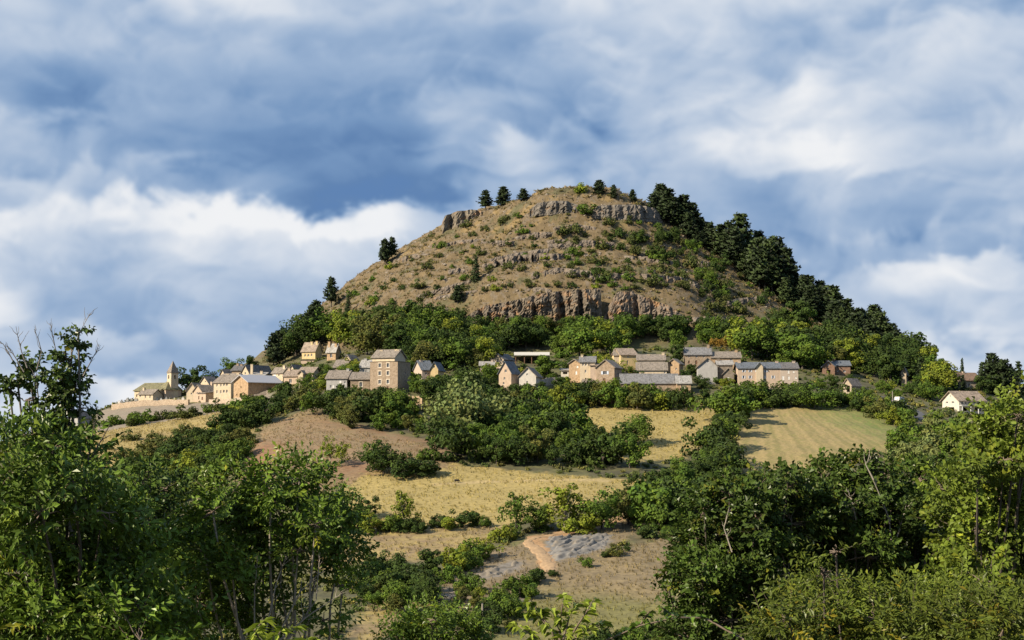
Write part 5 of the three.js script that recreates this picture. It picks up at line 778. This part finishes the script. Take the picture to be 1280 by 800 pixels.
  { // the cow: one skin round its bones
    const p = groundNear(571, 603.5), g = thing('black_calf', 'small black calf grazing in the dry middle field', 'calf'); g.position.set(p[0], p[1], p[2]); g.rotation.y = 0.35; g.scale.setScalar(0.5);
    const J = [[[-0.75, 1.12, 0, 0.36], [0.1, 1.05, 0, 0.42]], [[0.1, 1.05, 0, 0.42], [0.72, 1.1, 0, 0.34]], [[0.72, 1.12, 0, 0.28], [1.12, 0.95, 0, 0.17]], [[1.12, 0.95, 0, 0.17], [1.3, 0.55, 0.04, 0.14]], [[1.3, 0.55, 0.04, 0.14], [1.42, 0.3, 0.06, 0.09]], [[1.2, 0.85, 0.1, 0.05], [1.22, 0.86, 0.28, 0.03]], [[1.2, 0.85, -0.1, 0.05], [1.22, 0.86, -0.28, 0.03]], [[-1.08, 1.25, 0, 0.05], [-1.2, 0.6, 0.03, 0.035]]];
    for (const z of [-0.2, 0.2]) J.push([[0.62, 0.9, z, 0.17], [0.6, 0.45, z, 0.09]], [[0.6, 0.45, z, 0.09], [0.6, -0.02, z, 0.06]], [[-0.78, 1.0, z, 0.24], [-0.62, 0.68, z * 1.1, 0.13]], [[-0.62, 0.68, z * 1.1, 0.13], [-0.86, 0.42, z, 0.075]], [[-0.86, 0.42, z, 0.075], [-0.8, -0.02, z, 0.06]]);
    const n = 44, mc = new MarchingCubes(n, new THREE.MeshStandardMaterial(), false, false, 60000), S = 1.7; mc.isolation = 0;
    const sd = (x, y, z) => { let d = 9; for (const [a, b] of J) { const ab = [b[0] - a[0], b[1] - a[1], b[2] - a[2]], t = clamp(((x - a[0]) * ab[0] + (y - a[1]) * ab[1] + (z - a[2]) * ab[2]) / (ab[0] ** 2 + ab[1] ** 2 + ab[2] ** 2)), e = Math.hypot(x - a[0] - ab[0] * t, y - a[1] - ab[1] * t, z - a[2] - ab[2] * t) - mix(a[3], b[3], t), k2 = 0.09, h = Math.max(k2 - Math.abs(d - e), 0) / k2; d = Math.min(d, e) - h * h * k2 / 4; } return d; };
    for (let z = 0; z < n; z++) for (let y = 0; y < n; y++) for (let x = 0; x < n; x++) mc.field[x + y * n + z * n * n] = -sd((x / n * 2 - 1) * S, (y / n * 2 - 1) * S + 0.85, (z / n * 2 - 1) * S);
    mc.update(); const c = mc.count, q = mc.positionArray.slice(0, c * 3).map((v, i) => v * S + (i % 3 === 1 ? 0.85 : 0)), cg = geom(q, null, null, null, mc.normalArray.slice(0, c * 3)); mesh('body', cg, new THREE.MeshStandardMaterial({ color: rgbC([0.018, 0.015, 0.013]), roughness: 0.8 }), g);
    for (const z of [-1, 1]) mesh('horn', tube([[1.18, 0.98, z * 0.1], [1.24, 1.06, z * 0.2], [1.3, 1.16, z * 0.18]], [0.035, 0.025, 0.008], 6), BARK_PALE, g);
  }
}
// ------------------------------------------------------------------ the trees close by, leaf by leaf
class Foliage {   // folded leaves, two faces each, in one geometry
  constructor(n) { this.p = new Float32Array(n * 18); this.n = new Float32Array(n * 18); this.c = new Float32Array(n * 18); this.k = 0; }
  leaf(o, dir, nor, len, wid, tone) {
    if ((this.k + 1) * 18 > this.p.length) return;
    const side = norm(cross(dir, nor)), up = 0.28 * wid, m = 0.45, tip = [o[0] + dir[0] * len - nor[0] * len * 0.12, o[1] + dir[1] * len - nor[1] * len * 0.12, o[2] + dir[2] * len - nor[2] * len * 0.12];
    const at2 = (s) => [0, 1, 2].map((q) => o[q] + dir[q] * len * m + side[q] * s * wid + nor[q] * up), R = at2(0.5), L = at2(-0.5), P = [o, R, tip, o, tip, L];
    const nr = norm(cross([R[0] - o[0], R[1] - o[1], R[2] - o[2]], [tip[0] - o[0], tip[1] - o[1], tip[2] - o[2]])), nl = norm(cross([tip[0] - o[0], tip[1] - o[1], tip[2] - o[2]], [L[0] - o[0], L[1] - o[1], L[2] - o[2]]));
    let k = this.k * 18; for (let q = 0; q < 6; q++) for (let w = 0; w < 3; w++, k++) { this.p[k] = P[q][w]; this.n[k] = (q < 3 ? nr : nl)[w]; this.c[k] = tone[w]; }
    this.k++;
  }
  build() { const e = this.k * 18; return geom(this.p.slice(0, e), null, null, this.c.slice(0, e), this.n.slice(0, e)); }
}
const NEAR = { ash: leafMat(0.078, 0.132, 0.010, 0.13, 0.32), oak: leafMat(0.044, 0.078, 0.008, 0.10, 0.25), pale: leafMat(0.108, 0.152, 0.013, 0.16, 0.22), ivy: leafMat(0.044, 0.076, 0.008, 0.1, 0.35), fresh: leafMat(0.23, 0.28, 0.026, 0.3, 0.3), shrub: leafMat(0.078, 0.108, 0.010, 0.16, 0.22) };
const TWIG = new THREE.MeshStandardMaterial({ color: rgbC([0.15, 0.115, 0.085]), roughness: 1 }), DEAD = new THREE.MeshStandardMaterial({ color: rgbC([0.17, 0.155, 0.14]), roughness: 1 });
const wander = (a, b, r, amp, n = 6) => { const p = []; for (let i = 0; i <= n; i++) { const f = i / n, s = Math.sin(f * Math.PI) * amp; p.push([mix(a[0], b[0], f) + (r() - 0.5) * s, mix(a[1], b[1], f) + (r() - 0.5) * s * 0.7, mix(a[2], b[2], f) + (r() - 0.5) * s]); } return p; };
const taper = (n, a, b) => Array.from({ length: n }, (_, i) => mix(a, b, i / (n - 1)));
// lobes: [px, py, radius in px, depth, fullness]; a tree grows from the land under its foot up to each of them
function bigTree(seed, o) {
  const r = rngOf(seed), g = thing(o.name, o.label, o.cat ?? 'tree'), fx = (o.foot[0] - 640) / F * o.foot[1], B = [fx, height(fx, o.foot[1]), -o.foot[1]]; g.position.set(...B);
  const lobes = o.lobes.map(([px, py, rp, dd, full = 1]) => { const p = at(px, py, o.foot[1] + (dd ?? (r() - 0.5) * 2.4)); return { c: [p[0] - B[0], p[1] - B[1], p[2] - B[2]], r: (o.tight ?? 0.84) * rp * -p[2] / F, full: full * (o.tight ? 1.9 : 1.35) }; });
  for (const l of lobes.slice()) if (l.full > 1 && !o.tight) lobes.push({ c: [l.c[0] + (r() - 0.5) * 0.7, l.c[1] - 0.12 - 0.2 * r(), l.c[2] - 0.9 - 0.9 * r()], r: l.r * 1.05, full: 1.1, inner: true });   // the far side of the crown
  const need = lobes.reduce((s, l) => s + l.full * 3.1416 * l.r * l.r * o.lai / (0.5 * o.len * o.wid), 0), fol = new Foliage(Math.ceil(need * 1.1) + 400);
  const mid = [0, 1, 2].map((q) => lobes.reduce((s, l) => s + l.c[q], 0) / lobes.length), fork = [mid[0] * 0.35, mid[1] * 0.42, mid[2] * 0.35 - (o.deep ?? 1.1)];
  mesh('trunk', tube(wander([0, -0.5, -(o.deep ?? 0.9)], fork, r, 0.3), taper(7, o.girth, o.girth * 0.7), 9), o.bark ?? BARK, g);
  const twigs = [];
  for (const l of lobes) {
    const path = wander(fork, l.c, r, 0.45); if (!l.inner) mesh('limb', tube(path, taper(7, o.girth * 0.5, 0.018), 6), o.bark ?? BARK, g);
    const lt = 0.82 + 0.36 * r(), count = l.full * 3.1416 * l.r * l.r * o.lai / (0.5 * o.len * o.wid), per = o.per ?? 9, sprays = Math.max(3, Math.round(count / per));
    const sub = Array.from({ length: 11 }, () => { const u = unit(r), k2 = l.r * (0.5 + 0.5 * r()); return [l.c[0] + u[0] * k2, l.c[1] + u[1] * k2 * 0.85 + 0.02, l.c[2] + u[2] * k2]; });   // clusters inside the clump
    for (const e of sub) twigs.push(tube(wander(l.c, e, r, 0.1, 3), taper(4, 0.013, 0.005), 4));
    for (let q = 0; q < sprays; q++) {
      const e = sub[Math.floor(r() * sub.length)], u = unit(r), k2 = l.r * (l.inner ? 0.5 : 0.36) * (0.25 + 0.85 * Math.sqrt(r())), s = [e[0] + u[0] * k2, e[1] + u[1] * k2 * 0.8, e[2] + u[2] * k2];
      const outv = norm([s[0] - l.c[0], s[1] - l.c[1], s[2] - l.c[2]]), j = unit(r), dir = norm([outv[0] + 0.7 * j[0], outv[1] * 0.7 + 0.5 * j[1] + (o.lift ?? 0.2), outv[2] + 0.7 * j[2]]), L = o.len * (o.twig ?? 3.2) * (0.7 + 0.6 * r());
      if (r() < 0.16) twigs.push(tube([s, [s[0] + dir[0] * L, s[1] + dir[1] * L, s[2] + dir[2] * L]], [0.0045, 0.002], 3));
      const n0 = norm([outv[0] * 0.6 + j[2] * 0.75, 0.55 + 0.3 * r(), outv[2] * 0.6 + j[0] * 0.75]), sd = norm(cross(dir, n0)), v = lt * (0.75 + 0.5 * r()), yel = r() < (o.turned ?? 0.015) ? [2.2, 1.35, 0.8] : r() < 0.1 ? [1.5, 1.25, 1] : [1, 1, 1];
      for (let w = 0; w < per; w++) {
        const f = (w + 0.5) / per, sg = w % 2 ? 1 : -1, base2 = [0, 1, 2].map((z) => s[z] + dir[z] * L * f), jj = unit(r), ld = w === per - 1 ? dir : norm([0, 1, 2].map((z) => sd[z] * sg * 0.85 + dir[z] * 0.6 + jj[z] * 0.35 - (z === 1 ? (o.droop ?? 0.15) : 0))), nn = norm([0, 1, 2].map((z) => n0[z] + jj[(z + 1) % 3] * 0.55)), vv = v * (0.85 + 0.3 * r()), sc = 0.5 + 0.85 * r();
        fol.leaf(base2, ld, nn, o.len * sc, o.wid * sc, [vv * yel[0], vv * yel[1], vv * yel[2]]);
      }
    }
  }
  mesh('twigs', mergeGeometries(twigs), o.twigMat ?? TWIG, g).userData.kind = 'stuff';
  mesh('crown', fol.build(), o.mat, g);
  return g;
}
const ASH = { mat: NEAR.ash, len: 0.125, wid: 0.066, lai: 4.2, girth: 0.11, per: 9, lift: 0.3 };
bigTree(301, { ...ASH, name: 'ash_tree', label: 'leafy ash tree with several thin stems showing under its crown', foot: [345, 31], bark: BARK_PALE, lobes: [[375, 598, 30], [338, 610, 34], [292, 615, 32], [410, 640, 32], [352, 650, 38], [302, 662, 40], [266, 640, 28], [425, 690, 24], [372, 688, 26], [290, 715, 40], [255, 690, 36], [245, 750, 44], [300, 775, 40, 1, 0.7], [428, 735, 22, 0, 0.5], [405, 775, 26, 0, 0.45], [345, 740, 30, 0.8, 0.35], [370, 785, 34, 1.5, 0.4], [395, 655, 24], [330, 690, 26, 1]] });
bigTree(302, { ...ASH, name: 'walnut_tree', label: 'dense tree with long narrow leaves under the ivy clad dead tree', len: 0.165, wid: 0.072, per: 9, droop: 0.3, foot: [55, 27], deep: 2.6, girth: 0.13, lobes: [[28, 545, 34], [66, 562, 30], [12, 590, 44], [92, 605, 40], [52, 640, 48], [-5, 660, 50], [128, 640, 34], [100, 680, 48], [25, 720, 60], [110, 745, 52], [165, 765, 44], [60, 785, 60], [-10, 780, 50], [140, 700, 40, 1], [175, 800, 50]] });
bigTree(303, { ...ASH, mat: NEAR.oak, name: 'broadleaf_tree', label: 'dark broadleaf tree between the leafy ash and the long leaved tree', foot: [205, 36], deep: 2.2, len: 0.13, wid: 0.085, lobes: [[205, 612, 26], [178, 600, 20, 0, 0.6], [170, 650, 38], [215, 665, 42], [150, 690, 38], [190, 715, 46], [235, 720, 40], [150, 750, 46], [210, 780, 50], [185, 590, 14, 0, 0.6], [160, 625, 22, 0, 0.6]] });
bigTree(304, { mat: NEAR.oak, len: 0.13, wid: 0.085, lai: 4.6, girth: 0.16, per: 7, lift: 0.2, twig: 2.4, turned: 0.035, name: 'oak_tree', label: 'spreading dark oak beside the brown lower field', foot: [915, 36], lobes: [[880, 638, 24], [912, 620, 28], [950, 612, 26], [985, 610, 26], [868, 680, 26], [900, 668, 38], [945, 652, 44], [990, 655, 40], [850, 715, 18, 0, 0.8], [836, 735, 14, 0, 0.6], [878, 725, 40], [925, 712, 52], [985, 715, 46], [868, 768, 30], [915, 775, 48], [975, 775, 46], [862, 800, 30]] });
bigTree(305, { mat: NEAR.oak, len: 0.13, wid: 0.085, lai: 4.6, girth: 0.17, per: 7, lift: 0.2, twig: 2.4, turned: 0.05, name: 'oak_tree', label: 'tall oak with bare pale twigs in its crown below the mown field', foot: [1095, 38], lobes: [[1030, 604, 28], [1075, 590, 24], [1110, 594, 26], [1150, 602, 30], [1185, 606, 26], [1020, 645, 38], [1065, 630, 42], [1115, 635, 44], [1170, 645, 42], [1030, 690, 46], [1085, 695, 48], [1145, 700, 48], [1190, 700, 40], [1050, 745, 46], [1120, 755, 46], [1095, 572, 12, 0, 0.5], [1000, 612, 20], [1180, 750, 46]] });
bigTree(306, { mat: NEAR.pale, len: 0.115, wid: 0.088, lai: 5.4, girth: 0.1, per: 8, lift: 0.45, twig: 3, turned: 0, name: 'poplar_tree', label: 'bright sunlit poplar rising in front of the balcony house meadow', foot: [1258, 30], deep: 2.4, lobes: [[1248, 542, 20], [1272, 520, 20], [1290, 505, 24], [1228, 560, 16, 0, 0.7], [1255, 575, 34], [1285, 560, 34], [1222, 600, 24], [1250, 625, 42], [1285, 630, 44], [1225, 660, 34], [1262, 690, 48], [1225, 725, 42], [1280, 745, 54]] });
bigTree(307, { mat: NEAR.shrub, len: 0.115, wid: 0.042, lai: 4, girth: 0.05, per: 11, lift: 0.35, twig: 3.4, turned: 0.03, name: 'rowan_shrub', label: 'feathery yellowish shrub with narrow leaflets in front of the dark oaks', cat: 'shrub', foot: [1080, 25], lobes: [[985, 775, 30], [1040, 760, 36], [1030, 715, 18, 0, 0.6], [1045, 690, 12, 0, 0.6], [1095, 775, 40], [1010, 800, 40], [1070, 805, 44]] });
bigTree(308, { mat: NEAR.shrub, len: 0.115, wid: 0.042, lai: 4, girth: 0.05, per: 11, lift: 0.35, twig: 3.4, turned: 0.03, name: 'rowan_shrub', label: 'feathery yellowish shrub at the foot of the sunlit poplar', cat: 'shrub', foot: [1200, 24], lobes: [[1150, 770, 40], [1205, 765, 42], [1255, 780, 40], [1180, 805, 44], [1240, 810, 46], [1140, 800, 40]] });
bigTree(309, { ...ASH, mat: NEAR.ash, name: 'ash_bush', label: 'dark leafy bush at the valley edge beside the broken bank', cat: 'bush', foot: [540, 40], girth: 0.06, lobes: [[540, 775, 20], [522, 788, 22], [566, 788, 22], [500, 802, 20], [545, 802, 28], [588, 804, 18]] });
bigTree(310, { mat: NEAR.ivy, len: 0.10, wid: 0.085, lai: 4.6, girth: 0.09, per: 6, lift: -0.1, twig: 2, droop: 0.5, tight: 0.68, name: 'ivy_clad_tree', label: 'dead tree wrapped in ivy with bare twigs reaching into the sky', foot: [75, 29], bark: DEAD, lobes: [[98, 416, 9, 0], [90, 430, 14, 0], [86, 450, 17, 0], [79, 472, 20, 0], [88, 490, 20, 0], [74, 505, 24, 0], [58, 530, 26, 0], [95, 475, 14, 0.2], [34, 455, 15, 0.3], [22, 478, 16, 0.3], [44, 472, 14, 0.2], [12, 488, 10, 0.3], [36, 500, 12, 0, 0.5], [100, 510, 14, 0, 0.8], [62, 560, 30, 0]] });
// bare twigs, one object each tree: forked sticks
function bareBranch(g, seed, pts, d, thick, forks, mat = DEAD, name = 'bare_branch') {
  const r = rngOf(seed), P = pts.map(([x, y]) => { const q = at(x, y, d); return [q[0] - g.position.x, q[1] - g.position.y, q[2] - g.position.z]; }), bits = [tube(P, taper(P.length, thick, thick * 0.25), 5)];
  for (let q = 0; q < forks; q++) { const f = 0.25 + 0.7 * r(), i = Math.min(P.length - 2, Math.floor(f * (P.length - 1))), t = f * (P.length - 1) - i, s = [0, 1, 2].map((z) => mix(P[i][z], P[i + 1][z], t)), dv = norm([0, 1, 2].map((z) => P[i + 1][z] - P[i][z])), j = unit(r), e = norm([dv[0] + j[0] * 0.9, dv[1] + j[1] * 0.5 + 0.15, dv[2] + j[2] * 0.7]), l = (0.14 + 0.3 * r()) * (1 - f * 0.5); bits.push(tube(wander(s, [s[0] + e[0] * l, s[1] + e[1] * l, s[2] + e[2] * l], r, 0.05, 3), taper(4, thick * 0.45, thick * 0.15), 4)); }
  mesh(name, mergeGeometries(bits), mat, g);
}
{
  const g = scene.children.find((o) => o.name === 'ivy_clad_tree');
  for (const [q, pts, f] of [[1, [[90, 440], [100, 415], [108, 400], [113, 391]], 6], [2, [[80, 462], [70, 440], [66, 420], [63, 403]], 6], [3, [[34, 460], [27, 440], [22, 420], [20, 408]], 7], [4, [[46, 462], [52, 440], [48, 425], [43, 411]], 6], [5, [[22, 462], [10, 440], [4, 430], [-4, 425]], 6], [6, [[104, 470], [112, 455], [120, 440], [124, 430]], 7], [7, [[30, 465], [18, 445], [8, 432]], 5], [8, [[48, 500], [46, 480], [40, 462]], 4]]) bareBranch(g, 500 + q, pts, 29, 0.014, f);
  const dead = thing('dead_branch', 'dark dead snag with a broken tip pointing over the church field', 'branch'); const B = [(110 - 640) / F * 28, 0, -28]; B[1] = height(B[0], 28); dead.position.set(...B);
  bareBranch(dead, 520, [[70, 900], [85, 640], [104, 592], [120, 562], [138, 530]], 28, 0.03, 4, BARK); bareBranch(dead, 521, [[108, 580], [114, 560], [116, 540], [118, 522]], 28, 0.012, 5, BARK);
  const oaks = scene.children.filter((o) => o.name.startsWith('oak_tree'));
  for (const [q, pts] of [[1, [[1115, 690], [1112, 650], [1098, 615], [1085, 585]]], [2, [[1115, 690], [1125, 660], [1133, 630]]], [3, [[1092, 600], [1082, 580], [1095, 566]]], [4, [[1070, 650], [1066, 630], [1060, 612]]]]) bareBranch(oaks[1], 530 + q, pts, 36.6, 0.022, 6, BARK_PALE);
  for (const [q, pts] of [[1, [[915, 690], [905, 660], [912, 632]]], [2, [[1000, 730], [1020, 727], [1040, 722]]]]) bareBranch(oaks[0], 540 + q, pts, 34.8, 0.018, 6, BARK_PALE);
  const bl = scene.children.find((o) => o.name === 'broadleaf_tree' && o.userData.label.includes('between the leafy ash')); if (bl) for (const [q, pts] of [[1, [[165, 640], [176, 615], [190, 590]]], [2, [[190, 615], [200, 600], [212, 592]]]]) bareBranch(bl, 550 + q, pts, 35, 0.014, 5);
  const ash = scene.children.find((o) => o.name === 'ash_tree'); for (const [q, pts] of [[1, [[330, 800], [345, 730], [360, 690]]], [2, [[345, 800], [375, 740], [402, 715]]], [3, [[350, 800], [385, 770], [430, 740]]], [4, [[318, 800], [318, 740], [322, 700]]], [5, [[360, 800], [395, 750], [400, 690]]]]) bareBranch(ash, 560 + q, pts, 30.2, 0.02, 7, BARK_PALE, 'stem');
}
// saplings right in front, every leaf a part
function sapling(seed, label, foot, d, shoots, len, wid, mat) {
  const r = rngOf(seed), g = thing('sapling', label, 'sapling'), fx = (foot - 640) / F * d, B = [fx, height(fx, d), -d]; g.position.set(...B);
  const shapes = [0, 1, 2].map((q) => { const f = new Foliage(4), bend = 0.08 + 0.05 * q, tn = 0.85 + 0.15 * q; const one = [0.95 * tn, tn, 0.9 * tn]; f.leaf([0, 0, 0], norm([0, bend, 1]), [0, 1, 0], len, wid, one); f.leaf([0, -bend * 0.1 * len, len * 0.12], norm([0, -bend, 1]), [0, 1, 0], len * 0.95, wid * 0.8, one); return f.build(); });
  for (const pts of shoots) {
    const P = pts.map(([x, y]) => { const q = at(x, y, d + (r() - 0.5) * 0.3); return [q[0] - B[0], q[1] - B[1], q[2] - B[2]]; });
    mesh('stem', tube(P, taper(P.length, 0.009, 0.003), 5), TWIG, g);
    for (let i = 1; i < P.length; i++) for (let q = 0; q < (pts[0][1] > 815 ? 9 : 7); q++) {
      const f = (q + r()) / 8, s = [0, 1, 2].map((z) => mix(P[i - 1][z], P[i][z], f)), m = mesh('leaf', shapes[Math.floor(r() * 3)], mat, g), a = r() * 6.283;
      m.position.set(...s); m.rotation.set((r() - 0.35) * 0.9, a, (r() - 0.5) * 0.9, 'YXZ'); m.scale.setScalar(0.75 + 0.5 * r());
    }
  }
}
sapling(601, 'light green sapling with large leaves in front of the brown lower field', 705, 12, [[[705, 900], [702, 820], [700, 780], [703, 755], [710, 742]], [[702, 830], [690, 790], [672, 768], [655, 762]], [[702, 820], [720, 785], [735, 762], [742, 750]], [[700, 800], [680, 775], [668, 756], [662, 748]], [[703, 810], [730, 790], [748, 782], [756, 775]], [[700, 830], [672, 800], [652, 785], [645, 780]], [[704, 800], [712, 770], [722, 752]], [[704, 805], [695, 775], [688, 757]]], 0.085, 0.042, NEAR.fresh);
sapling(602, 'arching twig with sparse rounded leaves crossing the foot of the brown field', 860, 12, [[[930, 800], [880, 772], [845, 772], [800, 782], [770, 795], [745, 806]], [[845, 772], [835, 765], [826, 758]], [[800, 782], [806, 772], [812, 764]]], 0.06, 0.05, NEAR.ash);
sapling(603, 'yellowing twig with long leaves below the leafy ash', 340, 11, [[[330, 880], [335, 815], [350, 790], [372, 782]], [[335, 830], [325, 800], [318, 788], [330, 775]], [[340, 830], [372, 805], [395, 798]]], 0.10, 0.035, NEAR.fresh);
renderer.render(scene, camera);
